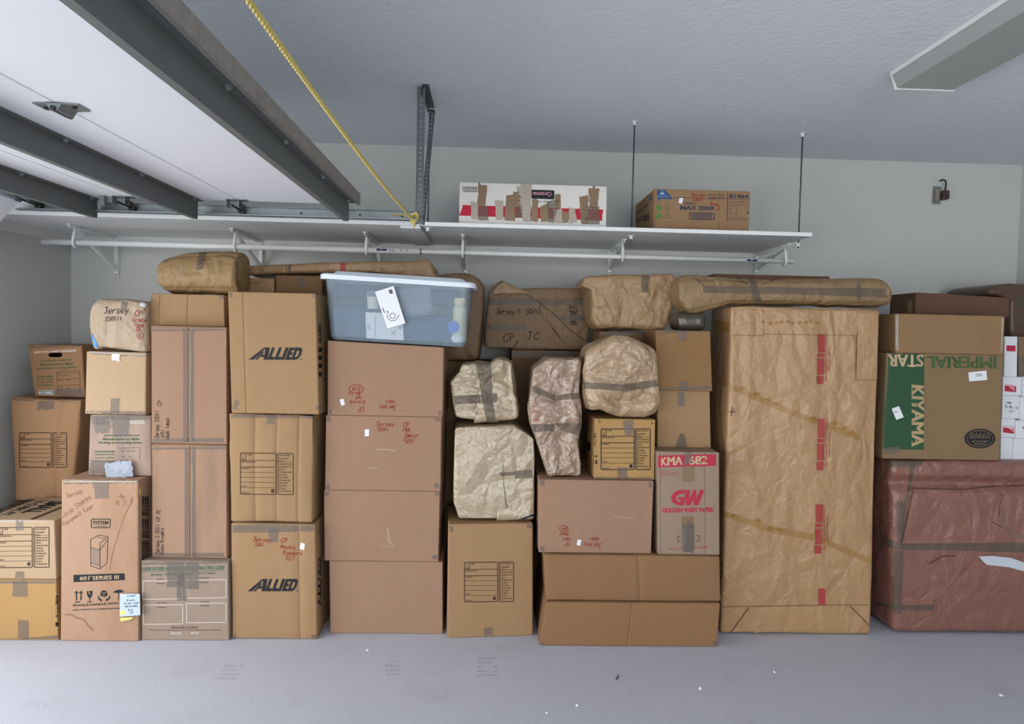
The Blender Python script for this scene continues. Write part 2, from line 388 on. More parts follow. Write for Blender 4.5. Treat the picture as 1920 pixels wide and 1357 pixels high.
SF = {'J': [[(.2, 1), (.9, 1)], [(.6, 1), (.6, .2), (.4, 0), (.1, .15)]], 'e': [[(.1, .3), (.8, .35), (.7, .6), (.35, .62), (.1, .3), (.3, 0), (.8, .08)]],
 'r': [[(.15, .6), (.2, 0)], [(.2, .35), (.5, .62), (.85, .55)]], 's': [[(.8, .6), (.3, .58), (.3, .35), (.75, .25), (.6, 0), (.1, .05)]],
 'y': [[(.1, .6), (.45, .15)], [(.85, .6), (.3, -.35)]], '5': [[(.85, 1), (.25, 1), (.2, .55), (.7, .55), (.8, .2), (.45, 0), (.1, .1)]],
 '0': [[(.5, 1), (.15, .7), (.2, .15), (.55, 0), (.85, .35), (.8, .85), (.5, 1)]], '1': [[(.5, 1), (.45, 0)]], 'C': [[(.85, .85), (.5, 1), (.12, .6), (.2, .1), (.55, 0), (.9, .15)]],
 'P': [[(.2, 0), (.2, 1), (.75, .9), (.75, .55), (.2, .48)]], 'M': [[(.1, 0), (.15, 1), (.5, .4), (.85, 1), (.9, 0)]], 'B': [[(.2, 0), (.2, 1), (.7, .9), (.65, .58), (.2, .52), (.8, .4), (.75, .05), (.2, 0)]],
 'R': [[(.2, 0), (.2, 1), (.75, .9), (.7, .55), (.2, .5), (.85, 0)]], 'D': [[(.2, 0), (.2, 1), (.75, .8), (.85, .35), (.55, 0), (.2, 0)]], 'c': [[(.75, .55), (.4, .62), (.15, .3), (.35, 0), (.8, .08)]],
 'o': [[(.45, .6), (.15, .35), (.4, 0), (.75, .3), (.45, .6)]], 'h': [[(.15, 1), (.2, 0)], [(.2, .4), (.55, .6), (.75, 0)]], 't': [[(.45, .95), (.45, .05), (.75, .05)], [(.15, .65), (.8, .68)]],
 'a': [[(.75, .6), (.35, .6), (.15, .25), (.4, 0), (.7, .3), (.75, .6), (.85, 0)]], 'n': [[(.15, .6), (.2, 0)], [(.2, .4), (.55, .62), (.8, 0)]], 'k': [[(.2, 1), (.2, 0)], [(.75, .6), (.25, .3), (.8, 0)]],
 'V': [[(.1, 1), (.45, 0), (.9, 1)]], 'N': [[(.15, 0), (.15, 1), (.8, 0), (.85, 1)]], 'i': [[(.5, .6), (.5, 0)], [(.5, .85), (.52, .8)]], 'S': [[(.85, .9), (.4, 1), (.2, .75), (.75, .4), (.65, .05), (.1, .1)]],
 'E': [[(.85, 1), (.2, 1), (.2, 0), (.85, 0)], [(.2, .5), (.7, .52)]], 'q': [[(.75, .6), (.3, .6), (.15, .25), (.45, 0), (.75, .3), (.75, .6), (.75, -.35)]], 'u': [[(.15, .6), (.25, .05), (.65, .05), (.75, .6), (.85, 0)]],
 'p': [[(.15, .6), (.2, -.35)], [(.15, .5), (.6, .62), (.75, .25), (.25, .05)]], 'm': [[(.1, .6), (.12, 0)], [(.12, .4), (.35, .6), (.45, 0)], [(.45, .4), (.7, .6), (.85, 0)]], 'l': [[(.4, 1), (.45, 0)]],
 '4': [[(.7, 0), (.7, 1), (.1, .35), (.9, .35)]], 'x': [[(.15, .6), (.8, 0)], [(.8, .6), (.1, 0)]], '2': [[(.15, .8), (.5, 1), (.8, .7), (.1, 0), (.9, 0)]], '.': [[(.4, .05), (.5, 0)]], 'G': [[(.85, .85), (.45, 1), (.12, .5), (.4, 0), (.85, .2), (.85, .5), (.5, .5)]],
 'H': [[(.15, 1), (.15, 0)], [(.85, 1), (.85, 0)], [(.15, .5), (.85, .5)]], 'T': [[(.1, 1), (.9, 1)], [(.5, 1), (.5, 0)]], '(': [[(.7, 1), (.35, .5), (.7, 0)]], ')': [[(.3, 1), (.65, .5), (.3, 0)]], 'K': [[(.2, 1), (.2, 0)], [(.8, 1), (.25, .45), (.85, 0)]],
 'A': [[(.05, 0), (.5, 1), (.95, 0)], [(.25, .4), (.75, .4)]], '6': [[(.75, .95), (.3, .7), (.15, .25), (.45, 0), (.8, .2), (.6, .5), (.2, .35)]], '8': [[(.5, .5), (.2, .75), (.5, 1), (.8, .75), (.5, .5), (.15, .2), (.5, 0), (.85, .2), (.5, .5)]], 'v': [[(.15, .6), (.45, 0), (.8, .6)]], 'g': [[(.75, .6), (.3, .6), (.2, .2), (.7, .2), (.75, .6), (.65, -.3), (.2, -.25)]],
 'd': [[(.75, 1), (.75, 0), (.3, .02), (.15, .35), (.7, .5)]], '/': [[(.8, 1), (.2, 0)]], 'b': [[(.2, 1), (.2, 0), (.7, .1), (.65, .5), (.2, .5)]]}
def scrawl(txt, x, y, size, w=1.4, ang=0, adv=.85, jit=.05, flip=False, seed=0):
    """handwriting: baseline start x,y in photo units, ang in degrees clockwise on the photo"""
    rn = random.Random(hash(txt) % 97+seed if False else len(txt)*13+seed+int(x)); a = rad(ang); ca, sa = math.cos(a), math.sin(a); parts = []; cx = 0
    for ch in txt:
        if ch == ' ': cx += size*.5; continue
        st = SF.get(ch) or SF.get(ch.upper()) or []
        for s_ in st:
            pts = []
            for (u, v) in s_:
                px_ = cx+(u+rn.uniform(-jit, jit)+v*.12)*size*.8; py_ = -(v+rn.uniform(-jit, jit))*size
                pts.append((x+px_*ca-py_*sa, y+px_*sa+py_*ca))
            parts.append(line(pts, w))
        cx += size*adv*.8
    return merge(parts)
def ringline(cx, cy, rx, ry, w=1.3, n=26):
    return line([(cx+rx*math.cos(2*math.pi*k/n+.3), cy+ry*math.sin(2*math.pi*k/n+.3)) for k in range(n+2)], w)
# ------------------------------------------------------------------ the room
def struct(name, mb, m, bevel=0): o = mb.link(name, m, bevel=bevel); return tag(o, kind='structure')
t = .15
flo = struct('floor', MB().box((XL-.15, YN-.15, -.1), (XR+t, YB+t, 0)), FLOOR)
struct('ceiling', MB().box((XL-t, YN-t, ZC), (XR+t, YB+t, ZC+.12)), CEIL)
struct('wall_back', MB().box((XL-t, YB, 0), (XR+t, YB+t, ZC)), WALL)
struct('wall_right', MB().box((XR, YN, 0), (XR+t, YB, ZC)), WALL)
DZ, DY0, DY1, SY0, SY1 = 2.15, -1.85, 3.12, -4.85, -2.5
w = MB(); w.box((XL-t, DY1, 0), (XL, YB, ZC)); w.box((XL-t, YN, DZ), (XL, DY1, ZC)); w.box((XL-t, SY1, 0), (XL, DY0, DZ)); w.box((XL-t, YN, 0), (XL, SY0, DZ))
struct('wall_left', w, WALL)
w = MB(); w.box((XL-t, YN-t, 0), (XR+t, YN, .7)); w.box((XL-t, YN-t, 2.3), (XR+t, YN, ZC)); w.box((XL-t, YN-t, .7), (-.3, YN, 2.3)); w.box((3.3, YN-t, .7), (XR+t, YN, 2.3))  # unseen opening put in for the fill light
struct('wall_near', w, WALL)
g = MB().box((XL-9, YN-6, -.12), (XL-.15, YB+5, -.02)); tag(g.link('driveway', mat('driveway_concrete', 'b9b8b4', rough=.9)), kind='structure')
# wheel scuffs and stains on the concrete
SC_M = mat('scuff_grey', '93949a', rough=.8, alpha=.22)
def floor_marks(px):
    X = []; F = []
    for q in px:
        n = len(X); X += [PZ(x, y, .0012) for x, y in q]; F.append((n, n+1, n+2, n+3))
    return link('scuff_mark', X, F, SC_M, flo)
rr = random.Random(4); q = []
for cx_, cy_, nx, ny, sh in ((440, 1246, 4, 4, -.5), (915, 1232, 4, 5, 0), (735, 1238, 3, 4, .15)):
    for j in range(ny):
        for i in range(nx):
            if rr.random() < .2: continue
            x = cx_+(i-nx/2)*10+sh*j*10; y = cy_+j*8; q.append([(x, y), (x+8, y+rr.uniform(-.6, .6)), (x+8-1, y+3.4), (x-1, y+3)])
floor_marks(q)
# wooden support rail (cleat) under the shelf, on the back wall and the left wall
ZS, ZT, YS = 2.131, 2.153, 3.66
zc0 = P(133, 459, YB)[2]
RX1 = P(1412, 480, YB)[0]
struct('trim_1', MB().box((XL, YB-.02, zc0), (RX1, YB, ZS)), TRIM)
struct('trim_2', MB().box((XL, YS+.05, zc0), (XL+.02, YB-.02, ZS)), TRIM)

# ------------------------------------------------------------------ shelf
XJ = P(803, 440, 4.2)[0]; XE = P(1523, 440, YS)[0]
JX = P(788, 420, YS)[0]
sh = thing('wall_shelf', 'long white wooden shelf board fixed along the back wall above the boxes', 'shelf', (.7, 4.05, ZS))
MB().box((XL+.002, YS, ZS), (JX, YB, ZT)).link('shelf_board', WHITE, sh, bevel=.002)
MB().box((JX+.004, YS, ZS), (XE, YB, ZT)).link('shelf_board', WHITE, sh, bevel=.002)
MB().box((JX-.11, YS+.012, ZS-.014), (JX+.0, YB-.08, ZS)).link('joint_plate', WHITE, sh, bevel=.002)
def shelf_bracket(xw, hook, label, kind=0):
    X = P(xw, 480, YB)[0]; zl = P(xw, 492 if kind else 490, YB)[2]
    b = thing('shelf_bracket', label, 'bracket', (X, YB, zl), 'brackets under the shelf')
    yf = 3.93; w_ = .011
    MB().box((X-w_, yf, ZS-.006), (X+w_, YB-.02, ZS-.001)).box((X-.002, yf+.01, ZS-.022), (X+.002, YB-.02, ZS-.006)).link('arm', RODW, b)
    MB().box((X-w_, YB-.027, zl-.09), (X+w_, YB-.021, ZS-.006)).box((X-w_, YB-.021, zl-.09), (X+w_, YB-.001, zc0-.002)).link('wall_leg', RODW, b)
    MB().prism([(X-.008, yf+.05, ZS-.02), (X-.008, yf+.085, ZS-.02), (X-.008, YB-.028, zl-.02), (X-.008, YB-.028, zl-.06)], (.016, 0, 0)).link('brace', RODW, b)
    for yy in (4.05, 4.2, 4.35): MB().tube([(X, yy, ZS-.0068), (X, yy, ZS-.009)], .006, 8).link('screw', DARKM, b)
    for zz in (zl-.05, zl-.08): MB().tube([(X, YB-.029, zz), (X, YB-.027, zz)], .005, 8).link('screw', DARKM, b)
    if hook:
        hx = X-.0; MB().tube([(hx, 4.0, ZS-.022), (hx, 3.985, ZS-.05), (hx, 3.972, 2.035), (hx, 3.978, 2.012), (hx, 4.0, 2.002), (hx, 4.024, 2.012)], [.008, .009, .008, .007, .006, .004], 8).link('rod_hook', RODW, b, smooth=True)
    return b
for k, (xw, hook, lab) in enumerate(((222, 1, 'white steel shelf bracket nearest the left wall'), (491, 1, 'white steel shelf bracket above the round paper bundle'),
     (711, 1, 'white steel shelf bracket above the flat paper package, left of the shelf joint'), (873, 1, 'white steel shelf bracket below the white and red box'),
     (1142, 1, 'white steel shelf bracket between the two boxes on the shelf'), (1416, 1, 'white steel shelf bracket at the right end of the shelf'))):
    shelf_bracket(xw, hook, lab, k == 0)
ro = thing('closet_rod', 'long white metal hanging rod below the shelf, telescoped in two sections', 'rod', (-.4, 4.0, 2.03))
MB().tube([(-2.616, 4.0, 2.032), (-.42, 4.0, 2.032)], .0175, 20).link('rod_section', RODW, ro, smooth=True)
MB().tube([(-.42, 4.0, 2.032), (1.826, 4.0, 2.032)], .0145, 20).link('rod_section', RODW, ro, smooth=True, label='thinner right section of the rod')
MB().tube([(-.425, 4.0, 2.032), (-.415, 4.0, 2.032)], .0182, 20).link('collar', GALV, ro)
rb = BVHTree.FromPolygons([tuple(v) for v in MB().tube([(-2.6, 4, 2.032), (1.82, 4, 2.032)], .0176, 20).V], MB().tube([(-2.6, 4, 2.032), (1.82, 4, 2.032)], .0176, 20).F)
class Lay:                                    # same surface-layer tools for hand-made meshes
    lay = Body.lay; proj = Body.proj; patch = Body.patch; patches = Body.patches
    def __init__(s, root, mb=None, bvh=None): s.root = root; s.bvh = bvh or BVHTree.FromPolygons([tuple(map(float, v)) for v in mb.V], mb.F)
L_ = Lay(ro, bvh=rb)
L_.lay('printed_marking', *merge([gridq(rect(706, 466, 714, 470), 3), gridq(rect(715, 466.5, 725, 470), 3), text('XB 1 5/16', (728, 467.4, 766, 471))]), mat('ink_navy', '1e2a55'))
L_.lay('printed_marking', *merge([gridq(rect(1401, 486, 1409, 489.5), 3), gridq(rect(1411, 486.5, 1420, 490), 3)]), mat('ink_navy', '1e2a55'))
for (x, y), lab in (((806, 205), 'thin threaded steel rod hanging from the ceiling behind the perforated angle'), ((1190, 228), 'thin steel hanger rod between the two boxes on the shelf'), ((1505, 250), 'thin steel hanger rod holding the right end of the shelf')):
    p = PZ(x, y, ZC); h = thing('hanger_rod', lab, 'rod', (p[0], p[1], ZS-.03), 'hanger rods from the ceiling')
    MB().tube([(p[0], p[1], ZS-.028), (p[0], p[1], ZC)], .0045, 10).link('rod', mat('dull_steel', '55585a', rough=.5, metal=.5), h, smooth=True)
    MB().tube([(p[0], p[1], ZS-.004), (p[0], p[1], ZS-.0005)], .018, 12).tube([(p[0], p[1], ZS-.02), (p[0], p[1], ZS-.004)], .009, 6).link('washer_nut', RODW, h)
    MB().tube([(p[0], p[1], ZC-.003), (p[0], p[1], ZC-.0002)], .016, 12).tube([(p[0], p[1], ZC-.02), (p[0], p[1], ZC-.003)], .009, 6).link('ceiling_anchor', RODW, h)

# ------------------------------------------------------------------ overhead garage door, open
ZD, DE, DS = 2.166, 3.29, -1.85
gd = thing('garage_door', 'white sectional garage door slid open overhead on its tracks', 'garage door', (-1.5, .7, ZD))
for x0, x1 in ((-1.218, -.655), (-1.752, -1.222), (-2.286, -1.756)):
    p = MB().box((x0, DS, ZD), (x1, DE, ZD+.045)).link('door_panel', DOORW, gd, bevel=.003)
p = MB().box((-.655, DS+.01, ZD-.004), (-.64, DE-.01, ZD+.048)).link('bottom_seal', DOORE, gd, label='grey weathered seal strip along the edge')
a = np.array([-2.29, 0, ZD]); dv = np.array([-.36, 0, -.39]); dv = dv/np.linalg.norm(dv)*.53; nv = np.array([-dv[2], 0, dv[0]])/.53*-.045
MB().prism([a+[0, DS, 0], a+dv+[0, DS, 0], a+dv+nv*-1+[0, DS, 0], a-nv+[0, DS, 0]], (0, DE-DS, 0)).link('door_panel', DOORW, gd, label='first panel already bending down into the curve')
def strut(x, y1=3.28):
    m = MB(); th = .0022
    m.box((x-.018, DS+.05, ZD-.0885), (x-.018+th, y1, ZD-.001))                 # web
    m.box((x-.040, DS+.05, ZD-.0885), (x-.018, y1, ZD-.0885+th))                # lower flange
    m.box((x-.018, DS+.05, ZD-.001-th), (x+.012, y1, ZD-.0005))                 # upper flange screwed to the panel
    o = m.link('strut', STRUT, gd)
    for y in np.arange(y1-.07, DS+.1, -.48):
        MB().tube([(x-.003, y, ZD-.0135), (x-.003, y, ZD-.003)], .0075, 6).tube([(x-.003, y, ZD-.0055), (x-.003, y, ZD-.0025)], .012, 10).link('screw', GALV, o)
    return o
for x, y in ((-.672, 3.25), (-1.412, 3.31), (-1.918, 3.36)): strut(x, y)
# hinge in the middle of the first joint, end hinges with rollers riding in the track
def hinge(x, y, s_=1):
    m = MB()
    m.prism([(x-.062, y-.03, ZD-.001), (x-.062, y+.03, ZD-.001), (x-.02, y+.036, ZD-.001), (x-.02, y-.036, ZD-.001)], (0, 0, -.003))
    m.prism([(x+.062, y-.03, ZD-.001), (x+.062, y+.03, ZD-.001), (x+.02, y+.036, ZD-.001), (x+.02, y-.036, ZD-.001)], (0, 0, -.003))
    m.prism([(x-.022, y-.036, ZD-.003), (x+.022, y-.036, ZD-.003), (x+.01, y-.036, ZD-.022), (x-.01, y-.036, ZD-.022)], (0, .072, 0))
    o = m.link('hinge', GALV, gd)
    MB().tube([(x, y-.042, ZD-.017), (x, y+.042, ZD-.017)], .007, 10).tube([(x-.042, y, ZD-.009), (x-.042, y, ZD-.003)], .008, 6).tube([(x+.042, y-.012, ZD-.009), (x+.042, y-.012, ZD-.003)], .008, 6).link('hinge_pin', DARKM, o)
hinge(-1.22, 1.95); hinge(-1.22, .3)
def roller(x):
    m = MB(); y0 = DE-.055
    m.box((x-.045, y0, ZD-.004), (x+.045, y0+.05, ZD-.001)); m.box((x-.045, y0, ZD-.038), (x-.042, y0+.045, ZD-.002)); m.box((x+.012, y0, ZD-.038), (x+.015, y0+.045, ZD-.002))
    o = m.link('roller_bracket', GALV, gd)
    MB().tube([(x-.015, y0-.01, ZD-.03), (x-.015, 3.35, ZD-.036)], .005, 10).tube([(x-.015, 3.35, ZD-.036), (x-.015, 3.373, ZD-.036)], .0165, 18).tube([(x+.02, y0+.02, ZD-.028), (x+.02, y0+.05, ZD-.028)], .011, 12).link('roller', DARKM, o, smooth=False)
for x in (-1.22, -1.752, -.74, -2.2): roller(x)
MB().box((-1.86, DE-.05, ZD-.045), (-1.835, DE-.02, ZD-.001)).link('end_clip', GALV, gd)
MB().prism([(-.79, DE-.02, ZD-.002), (-.72, DE-.02, ZD-.002), (-.70, DE-.02, ZD-.05), (-.72, DE-.02, ZD-.05)], (0, .004, 0)).link('end_clip', DOORW, gd)

# ------------------------------------------------------------------ track and its ceiling hanger
def track(y, s_, root):
    m = MB(); TB, TT = 2.108, 2.153
    m.box((-2.32, y, TB), (-.372, y+.002, TT))
    for z0, z1 in ((TB, TB+.002), (TT-.002, TT)): m.box((-2.32, min(y, y-s_*.034), z0), (-.372, max(y, y-s_*.034), z1))
    m.box((-2.32, y-s_*.034-.001, TB), (-.372, y-s_*.034+.001, TB+.006))
    # curve down towards the door jamb
    n = 10
    for k in range(n):
        a0, a1 = math.pi/2*k/n, math.pi/2*(k+1)/n; R = .34
        pt = lambda a, r: (-2.32-r*math.sin(a), y, TB-.34+r*math.cos(a)+.0)
        m.prism([pt(a0, R), pt(a0, R+.045), pt(a1, R+.045), pt(a1, R)], (0, .002, 0))
    m.box((-2.72, y, .05), (-2.66, y+.002, TB-.34))
    return m.link('track_rail', GALV, root)
tr = thing('door_track', 'galvanised garage door track with punched angle iron hanger beside the yellow rope', 'door track', (-1.3, 3.378, 2.108))
track(3.378, 1, tr)
for x in (-.95, -.66, -.45): MB().tube([(x, 3.3765, 2.131), (x, 3.378, 2.131)], .006, 10).link('rail_bolt', DARKM, tr)
def perforated(root, A, B, u, name='punched_angle', pitch=.0252, wd=.032, both=None):
    A, B, u = map(lambda q: np.array(q, float), (A, B, u)); Ld = np.linalg.norm(B-A); t_ = (B-A)/Ld; n = int(Ld/pitch); pitch = Ld/n; V = []; F = []
    for uu in ([u] if both is None else [u, np.array(both, float)]):
        nr = np.cross(t_, uu); nr /= np.linalg.norm(nr); th = .0022
        for side in (0, th):
            for k in range(n):
                c = A+t_*(k+.5)*pitch+uu*wd/2+nr*side; b0 = len(V)
                for a in range(8):
                    an = math.pi/8+a*math.pi/4; V.append(c+(t_*math.cos(an)+uu*math.sin(an))*.0047)
                sq = [(1, .41), (.41, 1), (-.41, 1), (-1, .41), (-1, -.41), (-.41, -1), (.41, -1), (1, -.41)]
                for sx, sy in sq: V.append(c+t_*sx*pitch/2+uu*sy*wd/2)
                for a in range(8): F.append((b0+a, b0+(a+1) % 8, b0+8+(a+1) % 8, b0+8+a))
                for a, (s1, s2) in ((0, (1, 1)), (2, (-1, 1)), (4, (-1, -1)), (6, (1, -1))):
                    V.append(c+t_*s1*pitch/2+uu*s2*wd/2); F.append((b0+8+a, b0+8+a+1, len(V)-1))
    return link(name, V, F, ANGLE, root)
xa = -.352
perforated(tr, (xa-.03, 3.382, 2.095), (xa-.03, 3.382, ZC), (1, 0, 0), wd=.036, both=(0, 1, 0))
perforated(tr, (xa-.012, 3.392, 2.10), (xa+.012, 3.62, ZC-.03), (.9, .3, -.3), wd=.026)
perforated(tr, (xa-.005, 3.34, ZC-.006), (xa-.005, 3.68, ZC-.006), (1, 0, 0), both=(0, 0, -1))
for q in ((xa-.02, 3.40, ZC-.03), (xa+.01, 3.62, ZC-.04), (xa-.012, 3.40, 2.13)): MB().tube([(q[0]-.012, q[1], q[2]), (q[0]+.022, q[1], q[2])], .007, 6).link('hanger_bolt', DARKM, tr)
# the rope: three strands twisted, tied to the end of the track and running forward under the ceiling
rp = thing('rope', 'yellow twisted rope tied to the end of the door track, stretching towards the viewer', 'rope', (-.39, 3.36, 2.12))
def rope_c(s_):
    y = 3.365-s_*5.1; return np.array([-.392+.033*min(1, s_*2), y, 2.112-.085*(1-((y-.8)/2.565)**2)])
m = MB(); n = 900
for k in range(3):
    pts = []
    for i in range(n+1):
        c = rope_c(i/n); a = 2*math.pi*(i/n*5.1/.04)+k*2.094; pts.append(c+np.array([math.cos(a), 0, math.sin(a)])*.0026)
    m.tube(pts, .0030, 6)
m.link('strand', ROPE, rp, smooth=True)
m = MB()
for j in range(4):
    cy_ = 3.352-.004*j; pts = [(-.391+.016*math.cos(a)+.003*j, cy_+.008*math.sin(a*2+j), 2.112+.020*math.sin(a)+.004*j) for a in np.linspace(0, 2*math.pi, 22)]
    m.tube(pts, .0042, 7)
m.tube([(-.39, 3.35, 2.10), (-.383, 3.345, 2.085), (-.388, 3.34, 2.068)], .004, 7); m.tube([(-.40, 3.35, 2.118), (-.44, 3.36, 2.134), (-.5, 3.366, 2.137)], .0035, 7)
m.link('knot', ROPE, rp, smooth=True)
# second track of the same door, at its other side
t2 = thing('door_track', 'galvanised garage door track on the near side of the open door', 'door track', (-1.3, -1.93, 2.108))
track(-1.93, -1, t2); MB().box((-.40, -1.932, 2.108), (-.37, -1.93, ZC)).link('hanger', GALV, t2)

# ------------------------------------------------------------------ ceiling light, wall outlet
p0 = PZ(1692, 150, 2.705); p1 = PZ(1774, 174, 2.70)
lf = thing('ceiling_light', 'long white fluorescent ceiling fixture, switched off', 'ceiling light', ((p0[0]+p1[0])/2, 2.4, ZC))
ye, x0, x1 = 3.0, p0[0]-.01, p1[0]+.005
MB().prism([(x0, ye, ZC-.0005), (x1+.02, ye, ZC-.0005), (x1+.02, ye, ZC-.022), (x0, ye, ZC-.022)], (0, -1.24, 0)).link('housing', WHITE, lf, bevel=.003)
DIF = mat('light_diffuser', 'a3aaa8', rough=.35)
MB().prism([(x0+.005, ye-.01, ZC-.022), (x1+.015, ye-.01, ZC-.022), (x1-.0, ye-.01, ZC-.078), (x0+.03, ye-.01, ZC-.078)], (0, -1.22, 0)).link('diffuser', DIF, lf, bevel=.006)
for yy in (ye, ye-1.24+.012):
    MB().prism([(x0, yy, ZC-.0008), (x1+.02, yy, ZC-.0008), (x1+.004, yy, ZC-.082), (x0+.026, yy, ZC-.082)], (0, -.012, 0)).link('end_cap', WHITE, lf, bevel=.002)
c = P(1757, 366, YB); ob = thing('wall_outlet', 'small grey electrical outlet with a plugged-in adapter high on the back wall', 'outlet', (c[0], YB, c[2]-.05))
X, Z = c[0], c[2]
MB().box((X-.035, YB-.006, Z-.06), (X+.022, YB, Z+.058)).link('cover_plate', GALV, ob, bevel=.002)
MB().box((X-.026, YB-.026, Z-.042), (X+.004, YB-.006, Z+.036)).box((X-.02, YB-.030, Z-.036), (X-.002, YB-.026, Z-.004)).link('receptacle', mat('beige_plastic', '8d867c', rough=.5), ob, bevel=.002)
MB().box((X+.002, YB-.06, Z-.036), (X+.046, YB-.006, Z+.022)).link('adapter', mat('brown_plastic', '3c2f28', rough=.4), ob, bevel=.004)
MB().tube([(X+.03, YB-.035, Z+.02), (X+.034, YB-.035, Z+.075), (X+.028, YB-.033, Z+.092), (X+.012, YB-.03, Z+.098), (X-.004, YB-.025, Z+.088)], .0055, 8).link('cable', DARKM, ob, smooth=True)
CR = mat('foam_white', 'e9e9ea', rough=.8)
for (x, y), lab in (((1025, 1336), 'tiny white crumb on the floor nearest the lower frame edge, left one'), ((1082, 1323), 'white foam crumb on the concrete in front of the two long boxes'), ((1452, 1260), 'white crumb on the floor in front of the tall wrapped package'), ((1877, 1303), 'largest white foam scrap, on the floor at the far right'), ((688, 1219), 'curled white scrap on the floor by the stack of four boxes'), ((1313, 1291), 'tiny white crumb on the floor right of the dark twig')):
    p = PZ(x, y, .001); s_ = .012 if x == 1877 else .007; r_ = random.Random(x); m = MB(); V = []
    for k in range(6):
        a = k*math.pi/3; V.append((p[0]+s_*math.cos(a)*r_.uniform(.6, 1.3), p[1]+s_*.8*math.sin(a)*r_.uniform(.6, 1.3), .0003))
    V += [(v[0]*.6+p[0]*.4, v[1]*.6+p[1]*.4, .003+r_.uniform(0, .006)) for v in V]
    m.add(V, [tuple(range(6))[::-1], tuple(range(6, 12))]+[(i, (i+1) % 6, 6+(i+1) % 6, 6+i) for i in range(6)])
    o = m.link('foam_crumb', CR); off = Vector(p); 
    for v in o.data.vertices: v.co -= Vector((p[0], p[1], 0))
    o.location = (p[0], p[1], 0); tag(o, lab, 'debris', 'white crumbs on the floor')
p = PZ(1155, 1275, 0); o = MB().tube([(0, 0, .003), (.012, .02, .004), (.02, .05, .003)], [.002, .003, .0015], 6).link('twig', mat('twig_dark', '3b332d', rough=.9)); o.location = (p[0], p[1], 0)
tag(o, 'small dark twig lying on the concrete floor in front of the long boxes', 'debris')
# ------------------------------------------------------------------ cardboard and paper colours
TAN = board('tan', '9d7e5c'); GOLD = board('golden', 'aa8757'); PINKC = board('pinkish', '9c7c66', dirt='8d6d59', dscale=1.6, dlo=.5, dhi=.9)
SPEC = board('speaker', 'ab8a72', dirt='8a6446', dscale=3.0, dlo=.52, dhi=.78); GREYC = board('greyish', '968475', dirt='87776b', dscale=4)
PALE = board('pale', 'b0977a', dirt='a28466', dscale=5); DIRTY = board('dirty', 'a58f80', dirt='7b6e68', dscale=9, dlo=.45, dhi=.65)
DCARD = board('dark', '73593f'); KMAC = board('greybrown', '95816f'); GRNC = board('green_carton', '846d51'); SHC = board('shelf_tan', '947658')
LONGC = board('long_carton', '8b694a'); STAINC = board('stained', 'a08069', dirt='6d5c51', dscale=4.2, dlo=.5, dhi=.72); WHC = board('white_carton', 'd9d6d0', dirt='c4bcae', dscale=7); USP = mat('white_mail_carton', 'dadde3', rough=.5)
KR = kraft('brown', '997a56', rough=.42, spec=.6); KRD = kraft('brown_dull', '7d644a', rough=.6); KRL = kraft('light', 'a68b6c', rough=.34, spec=.9, fold=.7); KRG = kraft('golden', 'ab8760', fold=.4, rough=.4, spec=.6); KRO = kraft('bundle', '91764f', rough=.5)
KRW = kraft('creamy', 'ab9a80', rough=.3, spec=1, fold=.55); KRP = kraft('pale_parcel', 'ab9780', rough=.6, dirt='97805f', dscale=6); KRS = kraft('pinkish', '9c8470', rough=.3, spec=1, fold=.7)
PINK = kraft('rose', '84594d', rough=.38, spec=.7, fold=.4)
RT_, BL_ = 1, 2
def tapes(b, qs, m=TAPEG, step=4, off=.001, name='tape', torn=0):
    for q in qs: b.patch(name, q if hasattr(q[0], '__len__') else rect(*q), m, step, off, torn)
def corner_tapes(b, pts, w=10, h=11, m=TAPEG):
    for x, y in pts: b.patch('tape', rect(x, y, x+w, y+h), m, 3, .001, .6)
